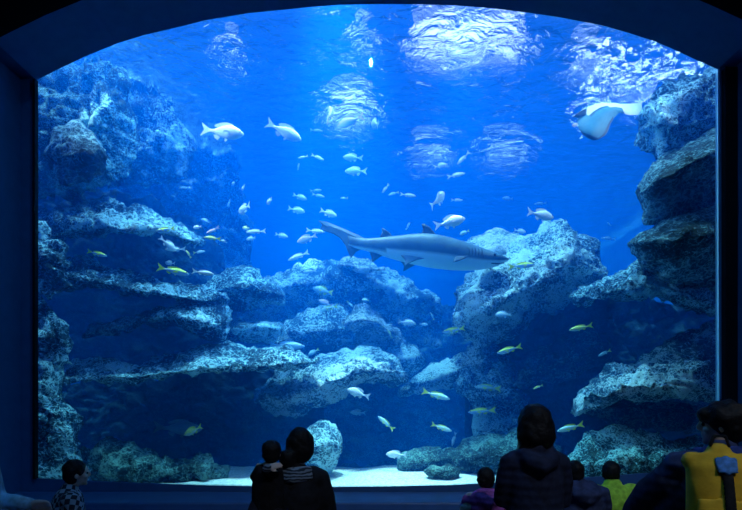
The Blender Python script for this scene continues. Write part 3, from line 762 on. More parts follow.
# ---------------------------------------------------------------- people
def cloth(name, c, bump=.4, scale=30, quilt=0, var=.3, rough=.8):
    m, nt, b = newmat(name); L = nt.links.new
    b.inputs['Roughness'].default_value = rough; b.inputs['Specular IOR Level'].default_value = .25
    tc = N(nt, 'ShaderNodeTexCoord')
    n = N(nt, 'ShaderNodeTexNoise', Scale=float(scale), Detail=4.0); L(tc.outputs['Object'], n.inputs['Vector'])
    L(ramp(nt, n.outputs['Fac'], [(.35, tuple(x*(1-var) for x in c)), (.65, tuple(min(1, x*(1+var)) for x in c))]), b.inputs['Base Color'])
    h = n.outputs['Fac']
    if quilt:
        w = N(nt, 'ShaderNodeTexWave', Scale=float(quilt), Distortion=2.0, Detail=2.0); w.bands_direction = 'Z'; w.wave_profile = 'SIN'
        L(tc.outputs['Object'], w.inputs['Vector']); h = w.outputs['Fac']
    bp = N(nt, 'ShaderNodeBump', Strength=bump * (.45 if quilt else 1), Distance=.02 if quilt else .01); L(h, bp.inputs['Height']); L(bp.outputs[0], b.inputs['Normal'])
    return m
def stripes(name, c1, c2, scale, dirn='Z', dist=1.0):
    m, nt, b = newmat(name); L = nt.links.new; b.inputs['Roughness'].default_value = .85
    tc = N(nt, 'ShaderNodeTexCoord'); w = N(nt, 'ShaderNodeTexWave', Scale=float(scale), Distortion=dist); w.bands_direction = dirn
    L(tc.outputs['Object'], w.inputs['Vector']); L(ramp(nt, w.outputs['Fac'], [(.4, c1), (.6, c2)]), b.inputs['Base Color'])
    return m
def plaid(name):
    m, nt, b = newmat(name); L = nt.links.new; b.inputs['Roughness'].default_value = .85
    tc = N(nt, 'ShaderNodeTexCoord')
    v = N(nt, 'ShaderNodeTexChecker', Scale=30.0); v.inputs['Color1'].default_value = (.02, .025, .05, 1); v.inputs['Color2'].default_value = (.30, .40, .55, 1)
    mp = N(nt, 'ShaderNodeMapping'); mp.inputs['Rotation'].default_value = (.3, .5, .4); L(tc.outputs['Object'], mp.inputs[0]); L(mp.outputs[0], v.inputs['Vector'])
    L(v.outputs['Color'], b.inputs['Base Color'])
    return m
M['skin'] = plain('skin', (.70, .56, .52), .55, .3, .05, 20, var=.08)
M['hair'] = cloth('black_hair', (.008, .008, .012), .6, 60, rough=.6)
M['c_black'] = cloth('black_coat', (.012, .014, .022), .5, 25)
M['c_navy'] = cloth('navy_puffer', (.04, .06, .16), .7, 25, quilt=5)
M['c_navy2'] = cloth('dark_navy_puffer', (.018, .026, .07), .3, 25, quilt=6)
M['c_green'] = cloth('lime_jacket', (.45, .95, .08), .8, 25, quilt=0)
M['c_purple'] = cloth('purple_jacket', (.35, .10, .45), .6, 25, quilt=7)
M['c_grey'] = cloth('grey_jacket', (.42, .48, .52), .6, 25, quilt=7)
M['c_blue'] = cloth('blue_jacket', (.03, .06, .28), .5, 25)
M['c_pale'] = cloth('pale_blue_jacket', (.45, .62, .75), .6, 20)
M['c_plaid'] = plaid('plaid_shirt')
M['c_stripe'] = stripes('striped_knit', (.02, .03, .05), (.22, .30, .42), 16, 'Z', 5.0)
M['c_trouser'] = cloth('dark_trousers', (.02, .022, .04), .3, 30)
M['c_trouser2'] = cloth('violet_trousers', (.05, .04, .16), .3, 30)
M['c_shoe'] = cloth('dark_shoes', (.03, .03, .035), .2, 30)
M['c_yellow'] = cloth('yellow_backpack', (.95, .54, .04), .5, 18, var=.12)
M['c_strap'] = cloth('black_strap', (.015, .015, .02), .3, 40)
M['c_bluetab'] = cloth('blue_flap', (.10, .30, .75), .3, 40)

class Lump:
    """closed overlapping tubes and ellipsoids, fused into one skin by a voxel remesh"""
    def __init__(s): s.V = []; s.F = []
    def add(s, V, Fc):
        b2 = len(s.V); s.V += [Vector(v) for v in V]; s.F += [tuple(i + b2 for i in f) for f in Fc]
    def ell(s, c, r, rot=None, seg=10, nz=0, nsc=12):
        V = []; Fc = []
        for i in range(1, seg):
            for k in range(seg * 2):
                t = math.pi * i / seg; a = math.pi * k / seg
                p = Vector((r[0]*math.sin(t)*math.cos(a), r[1]*math.sin(t)*math.sin(a), r[2]*math.cos(t)))
                if nz: p *= 1 + nz * noise.noise((p + Vector(c)) * nsc)
                if rot: p = rot @ p
                V.append(p + Vector(c))
        w = seg * 2
        for i in range(seg - 2):
            for k in range(w): Fc.append((i*w+k, (i+1)*w+k, (i+1)*w+(k+1) % w, i*w+(k+1) % w))
        Fc += [tuple(range(w - 1, -1, -1)), tuple((seg-2)*w + k for k in range(w))]
        s.add(V, Fc)
    def tube(s, pts, rad, seg=12, flat=None, caps=True, ref=Vector((0,1,0))):
        """rad: number per point, or (rx, ry) with rx along the side axis and ry along ref"""
        pts = [Vector(p) for p in pts]; V = []; Fc = []; n = len(pts)
        for i, p in enumerate(pts):
            t = (pts[min(i+1, n-1)] - pts[max(i-1, 0)]).normalized()
            rr = ref if abs(t.dot(ref)) < .9 else Vector((0, 0, 1)) if abs(t.z) < .9 else Vector((1, 0, 0))
            sd = t.cross(rr).normalized(); up = sd.cross(t).normalized()
            r = rad[i]; rx, rz = (r if isinstance(r, tuple) else (r, r))
            for k in range(seg):
                a = 2 * math.pi * k / seg
                V.append(p + sd * math.cos(a) * rx + up * math.sin(a) * rz)
        for i in range(n - 1):
            for k in range(seg):
                Fc.append((i*seg+k, i*seg+(k+1) % seg, (i+1)*seg+(k+1) % seg, (i+1)*seg+k))
        Fc += [tuple(range(seg - 1, -1, -1)), tuple((n-1)*seg + k for k in range(seg))]
        s.add(V, Fc)
        for p, r in ((pts[0], rad[0]), (pts[-1], rad[-1])):
            q = r if not isinstance(r, tuple) else min(r)
            s.ell(p, (q, q, q), seg=6)
    def build(s, name, mat, parent, voxel=.012, smooth=4):
        o = mesh_obj(name, s.V, s.F, mat, parent)
        md = o.modifiers.new('fuse', 'REMESH'); md.mode = 'VOXEL'; md.voxel_size = voxel; md.use_smooth_shade = True
        sm = o.modifiers.new('relax', 'SMOOTH'); sm.iterations = smooth; sm.factor = .5
        return o

def hand(Lp, wrist, direc, palm_n, s, curl=.5, side=1):
    """palm and five fingers: direc points along the hand, palm_n out of the palm"""
    d = Vector(direc).normalized(); pn = Vector(palm_n); pn = (pn - d * pn.dot(d)).normalized(); ac = d.cross(pn).normalized() * side
    w = Vector(wrist)
    for k in (-1, 0, 1):
        Lp.tube([w + ac*k*.014*s, w + d*.045*s + ac*k*.022*s, w + d*.085*s + ac*k*.024*s], [.017*s, .017*s, .014*s], 8)
    for k, ln in ((-1.5, .066), (-.5, .078), (.5, .072), (1.5, .056)):
        p = w + d*.085*s + ac*k*.019*s; dd = d.copy(); pts = [p]; 
        for q in range(3):
            dd = (dd + pn * curl * .55).normalized(); p = p + dd * ln * s / 2.6 * (1 - .12*q); pts.append(p)
        Lp.tube(pts, [.0098*s, .0092*s, .0085*s, .007*s], 8)
    p = w + d*.025*s - ac*.026*s
    Lp.tube([p, p + (d*.6 - ac*.9).normalized()*.034*s, p + (d*.6 - ac*.9).normalized()*.034*s + (d - ac*.25 + pn*.3).normalized()*.028*s, p + (d*.6 - ac*.9).normalized()*.034*s + (d - ac*.1 + pn*.5).normalized()*.052*s], [.014*s, .0115*s, .010*s, .008*s], 8)

def person(label, px, pytop, d, H, yaw=0, lean=(0, 0), coat='c_black', trouser='c_trouser', hair='short', arms=None, build=1.0, head_s=1.0, hood=False, group='visitors standing in front of the tank', head_off=(0, 0, 0), head_yaw=0, z_base=0, curl=.5):
    """a visitor: local +Y is the way the visitor faces, feet on the floor; lean tips the trunk"""
    hx = (px - 371) / F * d
    o = empty('person', (hx, d, z_base)); o.rotation_euler = (0, 0, R(yaw))
    top = CZ + (HY - pytop) / F * d - z_base
    s = top / 1.72; sw = s * build
    hs = head_s * s
    lx, ly = lean
    def T(x, y, z):   # trunk point, leaning from the pelvis
        k = max(0, (z - .92) / .75)
        return Vector((x * sw + lx * k * s, y * sw + ly * k * s, z * s))
    hz = 1.60
    hc = T(0, .02, hz) + Vector(head_off) * s
    hr = Matrix.Rotation(R(head_yaw), 3, 'Z')
    def Hd(x, y, z): return hc + hr @ Vector((x, y, z)) * hs
    bd = Lump()
    bd.ell(Hd(0, 0, .01), (.074*hs, .092*hs, .108*hs), rot=hr)
    bd.ell(Hd(0, .022, -.055), (.056*hs, .068*hs, .062*hs), rot=hr)
    bd.tube([Hd(0, .085, .025), Hd(0, .104, -.012), Hd(0, .102, -.024)], [.010*hs, .014*hs, .015*hs], 8)
    bd.ell(Hd(0, .082, -.055), (.024*hs, .014*hs, .007*hs), rot=hr)
    bd.ell(Hd(0, .078, -.070), (.020*hs, .014*hs, .006*hs), rot=hr)
    bd.ell(Hd(0, .070, -.098), (.022*hs, .020*hs, .018*hs), rot=hr)
    for q in (-1, 1):
        bd.ell(Hd(q*.076, -.005, -.012), (.009*hs, .020*hs, .031*hs), rot=hr)
        bd.ell(Hd(q*.040, .066, -.030), (.022*hs, .020*hs, .018*hs), rot=hr)
    bd.tube([hc + Vector((0, -.02, -.06))*s, T(0, -.005, 1.40)], [.050*hs, .056*s], 12)
    bd.tube([T(0, 0, .92), T(0, .01, 1.08), T(0, .01, 1.28), T(0, 0, 1.40)], [(.15*sw, .10*sw), (.125*sw, .09*sw), (.155*sw, .10*sw), (.10*sw, .07*sw)], 16)
    A = arms or {}
    ct = Lump(); tr = Lump()
    for q, key in ((-1, 'L'), (1, 'R')):
        sh_ = T(q*.175, 0, 1.37)
        el, wr, hd_, pn = A.get(key, ((q*.22, .06, 1.10), (q*.12, .26, 1.08), (-q*.5, 1, .1), (-q, 0, -.3)))
        el = T(*el); wr = T(*wr)
        bd.tube([sh_, (sh_+el)/2, el, (el+wr)/2, wr], [.052*s, .046*s, .038*s, .036*s, .026*s], 10)
        hand(bd, wr, hd_, pn, s, curl, q)
        dv = (wr - el); cu = wr - dv.normalized() * .02 * s
        ct.tube([T(q*.12, 0, 1.39), sh_, (sh_+el)/2 + Vector((q*.008, -.008, 0))*s, el, (el+cu)/2, cu], [.07*s, .080*sw, .074*sw, .064*sw, .058*sw, .047*sw], 14)
    legs = Lump()
    for q in (-1, 1):
        hp, kn, an = Vector((q*.09, 0, .90))*s, Vector((q*.10, .02, .49))*s, Vector((q*.10, -.01, .09))*s
        bd.tube([hp, (hp+kn)/2, kn, (kn+an)/2, an], [.085*s, .072*s, .052*s, .050*s, .036*s], 10)
        bd.tube([an, Vector((q*.105, .06, .045))*s, Vector((q*.11, .15, .03))*s], [.036*s, .034*s, .024*s], 8)
        tr.tube([hp, (hp+kn)/2, kn, (kn+an)/2, an], [.100*s, .086*s, .068*s, .064*s, .056*s], 12)
        sl = Lump()
        sl.tube([Vector((q*.10, -.05, .045))*s, Vector((q*.105, .06, .042))*s, Vector((q*.112, .17, .036))*s], [.042*s, .043*s, .035*s], 10)
        sl.tube([Vector((q*.10, -.02, .11))*s, Vector((q*.10, -.01, .05))*s], [.046*s, .044*s], 10)
        so = sl.build('shoe', M['c_shoe'], o, .01, 2)
    tr.ell(Vector((0, 0, .92))*s, (.165*s, .12*s, .11*s))
    bd.build('body', M['skin'], o, .0075 * max(.8, s), 3)
    tr.build('trousers', M[trouser], o, .014, 3)
    ct.tube([T(0, -.005, .80), T(0, -.005, .95), T(0, -.005, 1.12), T(0, -.01, 1.27), T(0, -.01, 1.37), T(0, -.012, 1.425), T(0, -.01, 1.45)],
            [(.205*sw, .150*sw), (.200*sw, .150*sw), (.195*sw, .145*sw), (.205*sw, .142*sw), (.185*sw, .120*sw), (.120*sw, .095*sw), (.080*sw, .075*sw)], 22)
    for q in (-1, 1): ct.ell(T(q*.155, -.01, 1.365), (.085*sw, .085*sw, .075*sw))
    if hood:
        ct.tube([T(-.10, -.05, 1.43), T(-.07, -.12, 1.39), T(0, -.15, 1.36), T(.07, -.12, 1.39), T(.10, -.05, 1.43)], [.05*sw, .062*sw, .07*sw, .062*sw, .05*sw], 12)
        ct.tube([T(-.09, .03, 1.45), T(-.085, -.05, 1.47), T(0, -.09, 1.47), T(.085, -.05, 1.47), T(.09, .03, 1.45)], [.03*sw, .038*sw, .042*sw, .038*sw, .03*sw], 10)
    ct.build('jacket', M[coat], o, .013, 4)
    # hair
    hh = Lump()
    hh.ell(Hd(0, -.016, .030), (.088*hs, .098*hs, .100*hs), rot=hr, seg=16, nz=.10, nsc=26/ max(.5, s))
    if hair == 'bob':
        hh.ell(Hd(0, -.038, -.03), (.104*hs, .086*hs, .115*hs), rot=hr, seg=16, nz=.14, nsc=24)
        hh.ell(Hd(0, -.030, -.11), (.098*hs, .070*hs, .065*hs), rot=hr, seg=14, nz=.16, nsc=24)
    elif hair == 'bun':
        hh.ell(Hd(0, -.035, -.02), (.100*hs, .080*hs, .110*hs), rot=hr, seg=16, nz=.14, nsc=24)
        hh.ell(Hd(-.075, -.10, -.085), (.062*hs, .055*hs, .070*hs), rot=hr, seg=12, nz=.2, nsc=28)
    elif hair == 'shaggy':
        hh.ell(Hd(0, -.02, .035), (.108*hs, .116*hs, .100*hs), rot=hr, seg=16, nz=.22, nsc=22)
        hh.ell(Hd(0, -.045, -.03), (.092*hs, .075*hs, .080*hs), rot=hr, seg=14, nz=.2, nsc=24)
        hh.ell(Hd(0, .075, .060), (.070*hs, .040*hs, .035*hs), rot=hr, seg=12, nz=.25, nsc=26)
    else:
        hh.ell(Hd(0, -.035, -.015), (.084*hs, .074*hs, .085*hs), rot=hr, seg=14, nz=.12, nsc=26)
    for k in range(26):
        a = random.uniform(0, 2*math.pi); e = random.uniform(-.3, 1.2)
        dv = Vector((math.cos(a)*math.cos(e), math.sin(a)*math.cos(e), math.sin(e)))
        if dv.y > .45 and dv.z < .5: continue
        p = Vector((dv.x*.088, dv.y*.098 - .016, dv.z*.098 + .03))
        hh.tube([Hd(*(p*.9)), Hd(*(p*1.05 + Vector((.01*dv.y, 0, -.015)))), Hd(*(p*1.08 + Vector((.02*dv.y, 0, -.05))))], [.014*hs, .011*hs, .005*hs], 6)
    hh.build('hair', M['hair'], o, .009, 2)
    for q in (-1, 1):
        ball('eye', tuple(Hd(q*.030, .082, .0)), .011*hs, M['eye'], o, seg=8)
    tag(o, label, 'person', group)
    o.rotation_euler = (0, 0, R(yaw))
    return o, T, Hd, s

# mother with a child on her arm
mo, T, Hd, s = person('person in black coat and striped scarf holding a small child, hair in a bun', 295, 428, 3.0, 1.4, coat='c_black', hair='bun', build=.97,
    head_off=(.038, -.01, 0), arms={'L': ((-.26, .02, 1.12), (-.13, .22, 1.13), (.5, 1, .2), (1, 0, .2)), 'R': ((.25, .04, 1.08), (.08, .24, 1.10), (-1, .3, .1), (0, -1, .2))})
sc_ = Lump()
sc_.tube([T(-.12, .03, 1.42), T(-.105, -.07, 1.43), T(0, -.115, 1.42), T(.105, -.07, 1.43), T(.12, .03, 1.42)], [.028*s, .034*s, .038*s, .034*s, .028*s], 12)
sc_.tube([T(-.15, .02, 1.385), T(-.12, -.08, 1.385), T(0, -.13, 1.375), T(.12, -.08, 1.385), T(.15, .02, 1.385)], [.022*s, .030*s, .034*s, .030*s, .022*s], 12)
sc_.build('scarf', M['c_stripe'], mo, .01, 3)['label'] = 'pale and dark striped scarf'

# the child carried on her arm: faces back over her shoulder, small hand on it
cp = P(270, 453, 2.86)
ch = empty('person', cp); ch.scale = (.80, .80, .80); tag(ch, 'small child carried against the shoulder of the person in the striped scarf', 'person', 'visitors standing in front of the tank')
def C(x, y, z): return Vector((x, y, z))
bd = Lump()
bd.ell(C(.012, .0, .0), (.058, .068, .078)); bd.ell(C(.012, .012, -.04), (.044, .05, .045))
bd.tube([C(.012, .062, .012), C(.012, .078, -.010)], [.007, .010], 8)
for q in (-1, 1): bd.ell(C(.012 + q*.058, 0, -.008), (.007, .014, .022))
bd.tube([C(.01, 0, -.05), C(-.01, .01, -.11)], [.032, .04]); bd.tube([C(-.01, .02, -.11), C(-.02, .03, -.24), C(-.02, .04, -.36)], [(.085, .06), (.085, .065), (.09, .07)], 14)
bd.tube([C(.03, -.02, -.10), C(.00, -.09, -.115), C(.012, -.12, -.085)], [.030, .026, .018], 10)
hand(bd, C(.012, -.12, -.085), (1, .1, .22), (0, 1, -.5), .62, .35, 1)
bd.tube([C(-.08, .02, -.10), C(-.12, .06, -.18), C(-.08, .12, -.22)], [.030, .026, .018], 10); hand(bd, C(-.08, .12, -.22), (.5, .8, 0), (1, 0, 0), .62, .5, -1)
for q in (-1, 1): bd.tube([C(-.03 + q*.05, .03, -.36), C(-.05 + q*.08, -.02, -.50), C(-.04 + q*.07, .05, -.66)], [.055, .045, .03], 10)
bd.build('body', M['skin'], ch, .007, 3)
jk = Lump()
jk.tube([C(-.02, .04, -.40), C(-.02, .03, -.24), C(-.01, .02, -.13), C(.0, .01, -.085)], [(.12, .10), (.118, .095), (.105, .08), (.05, .045)], 16)
jk.tube([C(.05, 0, -.12), C(.02, -.06, -.13), C(-.01, -.10, -.11)], [.044, .042, .032]); jk.tube([C(-.07, .01, -.12), C(-.12, .06, -.18), C(-.09, .11, -.215)], [.045, .042, .034])
jk.build('jacket', M['c_black'], ch, .011, 3)
tr = Lump()
for q in (-1, 1): tr.tube([C(-.03 + q*.05, .03, -.38), C(-.05 + q*.08, -.02, -.50), C(-.04 + q*.07, .05, -.63)], [.072, .062, .045], 12)
tr.build('trousers', M['c_trouser'], ch, .012, 3)
for q in (-1, 1):
    sl = Lump(); sl.tube([C(-.04 + q*.07, .045, -.67), C(-.04 + q*.07, .12, -.69)], [.034, .028]); sl.build('shoe', M['c_shoe'], ch, .01, 2)
hh = Lump(); hh.ell(C(.012, -.012, .022), (.068, .076, .074), seg=14, nz=.16, nsc=40); hh.ell(C(.012, -.025, -.01), (.064, .06, .06), seg=12, nz=.16, nsc=40)
hh.build('hair', M['hair'], ch, .008, 2)
cuff = Lump(); cuff.tube([C(.0, -.108, -.098), C(.012, -.118, -.088)], [.034, .030]); cuff.build('sleeve_cuff', M['c_stripe'], ch, .008, 2)
for q in (-1, 1): ball('eye', tuple(C(.012 + q*.022, .062, .004)), .008, M['eye'], ch, seg=8)

# tall person
person('tall person with bobbed dark hair in a dark hooded navy coat', 535, 409, 3.0, 1.6, coat='c_navy2', hair='bob', hood=True, build=.92, head_s=1.22)
# child in purple and grey
kd, T, Hd, s = person('small child in a purple and pale grey jacket left of the tall person', 486, 469, 3.7, 1.1, coat='c_purple', hair='short', hood=True, head_s=1.12, build=1.1)
sl = Lump(); sl.tube([T(-.15, 0, 1.37), T(-.205, .0, 1.22), T(-.23, .06, 1.09)], [.095*s, .090*s, .078*s], 14); sl.build('sleeve', M['c_grey'], kd, .012, 3)['label'] = 'pale grey sleeve'
# navy child half hidden behind the tall person
person('child in blue quilted jacket close behind the right shoulder of the tall person', 580, 459, 3.55, 1.2, coat='c_navy', hair='short', build=1.25, hood=True, head_off=(-.03, .0, -.02), lean=(-.02, .0))
# lime child
person('small child in a bright lime green crinkled jacket', 612, 463, 3.95, 1.1, coat='c_green', hair='short', head_s=1.15, build=1.5, head_yaw=-12)
# plaid child at left, bending over its hands
person('child with short dark hair in a plaid shirt bending over its hands', 63, 462, 3.4, 1.2, yaw=-55, coat='c_plaid', trouser='c_trouser2', hair='short', build=1.1, head_s=1.1,
    lean=(0, .10), arms={'L': ((-.24, .10, 1.12), (-.06, .36, 1.10), (.3, 1, 0), (1, 0, -.2)), 'R': ((.23, .10, 1.10), (.08, .36, 1.06), (-.2, 1, 0), (-1, 0, -.2))})
# pale blue person mostly beyond the left edge, arm reaching in
person('person in pale blue clothes at the left edge of the view, forearm reaching right', -32, 405, 2.75, 1.6, yaw=-75, coat='c_pale', trouser='c_trouser', hair='short', build=1.0,
    arms={'L': ((-.24, .05, 1.10), (-.14, .28, 1.08), (.3, 1, 0), (1, 0, -.2)), 'R': ((.22, .08, 1.11), (.20, .31, 1.07), (0, 1, -.05), (0, 0, -1))})
# person with the yellow backpack
bp_, T, Hd, s = person('person with shaggy dark hair in navy coat wearing a yellow backpack', 722, 403, 2.6, 1.6, yaw=-20, coat='c_navy', hair='shaggy', build=1.12, head_yaw=78, hood=False,
    arms={'L': ((-.27, .14, 1.16), (-.34, .36, 1.00), (-.6, .8, -.4), (0, 0, -1)), 'R': ((.24, .05, 1.10), (.12, .26, 1.06), (-.3, 1, 0), (-1, 0, -.2))})
ov = Lump()
ov.tube([T(-.12, .0, 1.32), T(-.19, .06, 1.26), T(-.26, .15, 1.15), T(-.32, .29, 1.00)], [.10*s, .125*s, .13*s, .11*s], 16)
ov.tube([T(-.12, .0, 1.20), T(-.17, .05, 1.08), T(-.21, .10, .95)], [.12*s, .13*s, .14*s], 16)
ov.build('coat_sleeve', M['c_navy2'], bp_, .013, 4)['label'] = 'dark puffy coat sleeve reaching to the lower left'
col_ = Lump(); col_.tube([T(-.10, .02, 1.44), T(-.085, -.07, 1.45), T(0, -.10, 1.45), T(.085, -.07, 1.45), T(.11, .02, 1.44)], [.034*s, .040*s, .045*s, .040*s, .034*s], 12)
col_.build('collar', M['c_blue'], bp_, .010, 3)['label'] = 'blue padded collar'
# backpack
pk = empty('backpack', bp_.matrix_world @ Vector((0,0,0))); pk.location = bp_.location; pk.rotation_euler = bp_.rotation_euler
tag(pk, 'yellow backpack with black straps worn by the person at right', 'backpack')
def BP(x, y, z): return T(x * .9 - .048, y + .035, z + .065)
bg = Lump()
bg.tube([BP(-.03, -.26, 1.40), BP(-.03, -.27, 1.33), BP(-.03, -.28, 1.20), BP(-.03, -.28, 1.06), BP(-.03, -.26, .96)], [(.10*s, .06*s), (.150*s, .09*s), (.150*s, .11*s), (.152*s, .11*s), (.13*s, .09*s)], 20)
for q in (-1, 1): bg.ell(BP(-.03 + q*.11, -.25, 1.355), (.055*s, .06*s, .05*s))
bg.build('bag_body', M['c_yellow'], pk, .011, 3)
pc = Lump(); pc.tube([BP(-.03, -.36, 1.18), BP(-.03, -.375, 1.10), BP(-.03, -.365, 1.0)], [(.12*s, .035*s), (.125*s, .04*s), (.11*s, .03*s)], 16); pc.build('front_pocket', M['c_yellow'], pk, .010, 2)
sb_ = Lump(); sb_.tube([BP(-.02, -.335, 1.37), BP(-.02, -.372, 1.28), BP(-.02, -.40, 1.18), BP(-.02, -.425, 1.08), BP(-.02, -.40, .97)], [(.026*s, .010*s)]*5, 8); sb_.build('strap', M['c_strap'], pk, .007, 1)
tb_ = Lump(); tb_.tube([BP(-.02, -.33, 1.385), BP(-.02, -.365, 1.315)], [(.052*s, .014*s), (.045*s, .014*s)], 10); tb_.build('flap', M['c_bluetab'], pk, .007, 1)['label'] = 'blue top flap'
for q in (-1, 1):
    st = Lump(); st.tube([BP(q*.10, -.20, 1.34), T(q*.115, -.10, 1.435), T(q*.12, .04, 1.43), T(q*.13, .125, 1.36), T(q*.14, .15, 1.2), T(q*.17, .03, 1.06), T(q*.15, -.17, 1.05)], [(.022*s, .010*s)]*7, 8)
    st.build('shoulder_strap', M['c_strap'], pk, .008, 1)
hl = Lump(); hl.tube([BP(-.07, -.28, 1.44), BP(-.055, -.28, 1.49), BP(-.005, -.28, 1.49), BP(.01, -.28, 1.44)], [.009]*4, 8); hl.build('handle', M['c_strap'], pk, .006, 1)

# ---------------------------------------------------------------- light
sun = bpy.data.lights.new('skylight', 'SUN'); sun.energy = 62.0; sun.angle = R(6); sun.color = (.50, .82, 1.0)
so = bpy.data.objects.new('skylight', sun); col.objects.link(so)
dv = Vector((.10, -.05, -1)).normalized(); so.rotation_euler = dv.to_track_quat('-Z', 'Y').to_euler(); so.location = (0, 9, 12)
def area(name, loc, target, size, energy, color):
    l = bpy.data.lights.new(name, 'AREA'); l.shape = 'RECTANGLE'; l.size, l.size_y = size; l.energy = energy; l.color = color
    o = bpy.data.objects.new(name, l); col.objects.link(o); o.location = loc
    o.rotation_euler = (Vector(target) - Vector(loc)).to_track_quat('-Z', 'Y').to_euler()
    return o
def wide_spot(loc, target, e, ang):
    l = bpy.data.lights.new('tank_fill_light', 'SPOT'); l.energy = e; l.spot_size = R(ang); l.spot_blend = 1; l.shadow_soft_size = .2; l.color = (.48, .80, 1)  # added unseen fill from above for rock tops and ledges
    o = bpy.data.objects.new('tank_fill_light', l); col.objects.link(o); o.location = loc
    o.rotation_euler = (Vector(target) - Vector(loc)).to_track_quat('-Z', 'Y').to_euler()
wide_spot((1.5, 8.0, 11.5), (1.0, 9.6, 3.0), 26000, 60)
wide_spot((-2.5, 8.0, 11.5), (-2.5, 9.2, 3.0), 14000, 60)
wide_spot((1.8, 6.9, 11.2), (-3.4, 7.9, 3.2), 60000, 46)
wide_spot((-1.0, 6.9, 11.2), (3.8, 7.6, 3.6), 26000, 40)
for sx_ in (-1, 1):   # added unseen fills for the fish sides, from the upper front corners
    l = bpy.data.lights.new('fish_fill_light', 'SPOT'); l.energy = 1900 if sx_ < 0 else 750; l.spot_size = R(75); l.spot_blend = 1; l.shadow_soft_size = .12; l.color = (.8, .9, 1)
    o = bpy.data.objects.new('fish_fill_light', l); col.objects.link(o); o.location = (sx_ * 4.9, 6.3, 7.0)
    o.rotation_euler = (Vector((sx_ * -.4, 8.2, 3.6)) - Vector(o.location)).to_track_quat('-Z', 'Y').to_euler()
# added glowing shapes over the tank that make the bright surface patches
m, nt, b = newmat('soft_patch_glow'); nt.nodes.remove(b)
e = N(nt, 'ShaderNodeEmission', Strength=4.0); e.inputs[0].default_value = (.72, .84, 1, 1)
nt.links.new(e.outputs[0], nt.nodes['Material Output'].inputs['Surface']); M['glow_soft'] = m
ZP = 10.4
def glow_rect(k, x0, y0, x1, y1):  # added glowing rectangle over the water, no real window
    q = []
    for x, y in ((x0, y0), (x1, y0), (x1, y1), (x0, y1)):
        d = (ZP - CZ) * F / (HY - y); q.append((P(x, y, d)))
    xs = [p.x for p in q]; ys = [p.y for p in q]
    struct(box('window_%d' % k, (min(xs), min(ys), ZP), (max(xs), max(ys), ZP + .06), M['glow_soft']))
def glow_disc(px, py, r, e, wide=1.0):  # added glowing disc, placed where the surface should look bright
    d = (ZP - CZ) * F / (HY - py); p = P(px, py, d)
    n = 24; V = [(p.x + wide*r*math.cos(2*math.pi*k/n)*random.uniform(.9,1.1), p.y + r*math.sin(2*math.pi*k/n), ZP + z) for z in (0, .08) for k in range(n)]
    Fc = [tuple(range(n-1, -1, -1)), tuple(range(n, 2*n))] + [(k, (k+1) % n, (k+1) % n + n, k + n) for k in range(n)]
    o = mesh_obj('added_glow_disc', V, Fc, e, smooth=False); return struct(o)
m, nt, b = newmat('glint_glow'); nt.nodes.remove(b)  # stronger glow for the added dots behind the surface glints
e = N(nt, 'ShaderNodeEmission', Strength=30.0); e.inputs[0].default_value = (.75, .88, 1, 1)
nt.links.new(e.outputs[0], nt.nodes['Material Output'].inputs['Surface']); M['glow_glint'] = m
glow_disc(438, 18, .52, M['glow_soft'], 1.1); glow_disc(462, 26, .42, M['glow_soft'], 1.3); glow_disc(486, 14, .40, M['glow_soft'], 1.4)
glow_disc(350, 90, .62, M['glow_soft']); glow_disc(430, 133, .34, M['glow_soft'], 1.9); glow_disc(503, 131, .36, M['glow_soft'], 1.9)
glow_disc(510, 22, .35, M['glow_soft']); glow_disc(585, 34, .30, M['glow_soft']); glow_disc(362, 18, .16, M['glow_soft'])
for k in range(24): glow_disc(576 + (k * 37) % 127 + (k % 3) * 2, 38 + (k * 23) % 41 + max(0, (k * 37) % 131 - 70) * .18, .045 + .012 * (k % 3), M['glow_glint'])
glow_disc(106, 66, .12, M['glow_soft']); glow_disc(232, 30, .16, M['glow_soft'])
def beam(px, py, py2, e, ang):  # added narrow spot that draws a light shaft in the water
    d = (ZP - CZ) * F / (HY - py); l = bpy.data.lights.new('added_shaft_light', 'SPOT'); l.energy = e; l.spot_size = R(ang); l.spot_blend = .8; l.shadow_soft_size = .08; l.color = (.8, .85, 1)
    o = bpy.data.objects.new('added_shaft_light', l); col.objects.link(o); p = P(px, py, d); o.location = p
    tv = Vector((p.x * .9 + .3, p.y - 1.2, 0)) - p; o.rotation_euler = tv.to_track_quat('-Z', 'Y').to_euler()
beam(300, 20, 0, 60000, 9); beam(235, 40, 0, 45000, 8); beam(180, 34, 0, 35000, 7); beam(580, 30, 0, 18000, 10); beam(500, 60, 0, 14000, 9)
def sand_fill(loc, target, e, ang):  # added unseen fill that whitens the sand
    l = bpy.data.lights.new('sand_fill_light', 'SPOT'); l.energy = e; l.spot_size = R(ang); l.spot_blend = .9; l.shadow_soft_size = .15; l.color = (.95, .95, 1)
    o = bpy.data.objects.new('sand_fill_light', l); col.objects.link(o); o.location = loc
    o.rotation_euler = (Vector(target) - Vector(loc)).to_track_quat('-Z', 'Y').to_euler()
sand_fill((-.6, 6.9, 9.6), (-.2, 6.9, .5), 95000, 26)
sand_fill((1.6, 7.0, 9.6), (.75, 7.0, .5), 60000, 15)
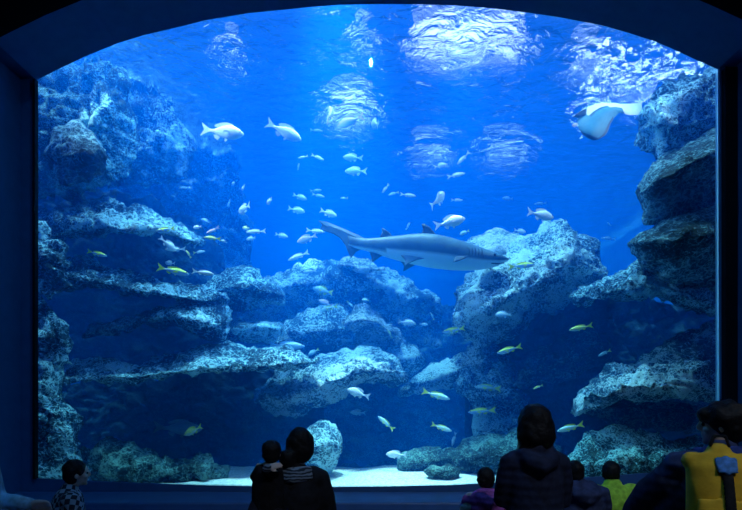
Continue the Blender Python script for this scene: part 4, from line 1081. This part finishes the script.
sand_fill((-2.2, 7.2, 9.6), (-2.0, 7.2, .5), 20000, 12)
# dim lamps of the visitors' hall, and added blue fills
def hall_spot(loc, target, e, ang, c):
    l = bpy.data.lights.new('hall_or_fill_light', 'SPOT'); l.energy = e; l.spot_size = R(ang); l.spot_blend = 1; l.shadow_soft_size = .03; l.color = c
    o = bpy.data.objects.new('hall_or_fill_light', l); col.objects.link(o); o.location = loc
    o.rotation_euler = (Vector(target) - Vector(loc)).to_track_quat('-Z', 'Y').to_euler()
hall_spot((3.6, -3.5, 8.8), (1.8, 3.2, 0.8), 900, 42, (.8, .88, 1))
hall_spot((-3.6, -3.5, 8.8), (-1.4, 3.2, 0.8), 60, 42, (.5, .7, 1))
hall_spot((0, 1.0, 9.0), (0, 6.0, .4), 420, 100, (.08, .45, 1))  # added blue fill on the ledge and soffit
hall_spot((3.0, 1.0, 6.0), (-4.4, 5.8, 2.5), 330, 50, (.05, .45, 1))  # added blue fill on the left jamb
hall_spot((-3.0, 1.0, 6.0), (4.4, 5.8, 2.5), 330, 50, (.05, .45, 1))  # added blue fill on the right jamb
w = bpy.data.worlds.new('world'); scene.world = w; w.use_nodes = True
w.node_tree.nodes['Background'].inputs[0].default_value = (.02, .20, 1.0, 1)
w.node_tree.nodes['Background'].inputs[1].default_value = .9

# ---------------------------------------------------------------- camera and settings
cam = bpy.data.cameras.new('camera'); co = bpy.data.objects.new('camera', cam); col.objects.link(co)
co.location = (0, 0, CZ); co.rotation_euler = (R(90), 0, 0)
cam.sensor_width = 36; cam.lens = 36 * F / 742; cam.shift_y = (HY - 255) / 742; cam.clip_start = .05
scene.camera = co
scene.view_settings.view_transform = 'Standard'; scene.view_settings.look = 'None'; scene.view_settings.gamma = 1
scene.view_settings.exposure = -0.55
scene.view_settings.use_curve_mapping = False
cy = scene.cycles
cy.max_bounces = 8; cy.diffuse_bounces = 3; cy.glossy_bounces = 4; cy.transmission_bounces = 4; cy.volume_bounces = 1; cy.transparent_max_bounces = 16
cy.use_denoising = True
cy.sample_clamp_indirect = 6
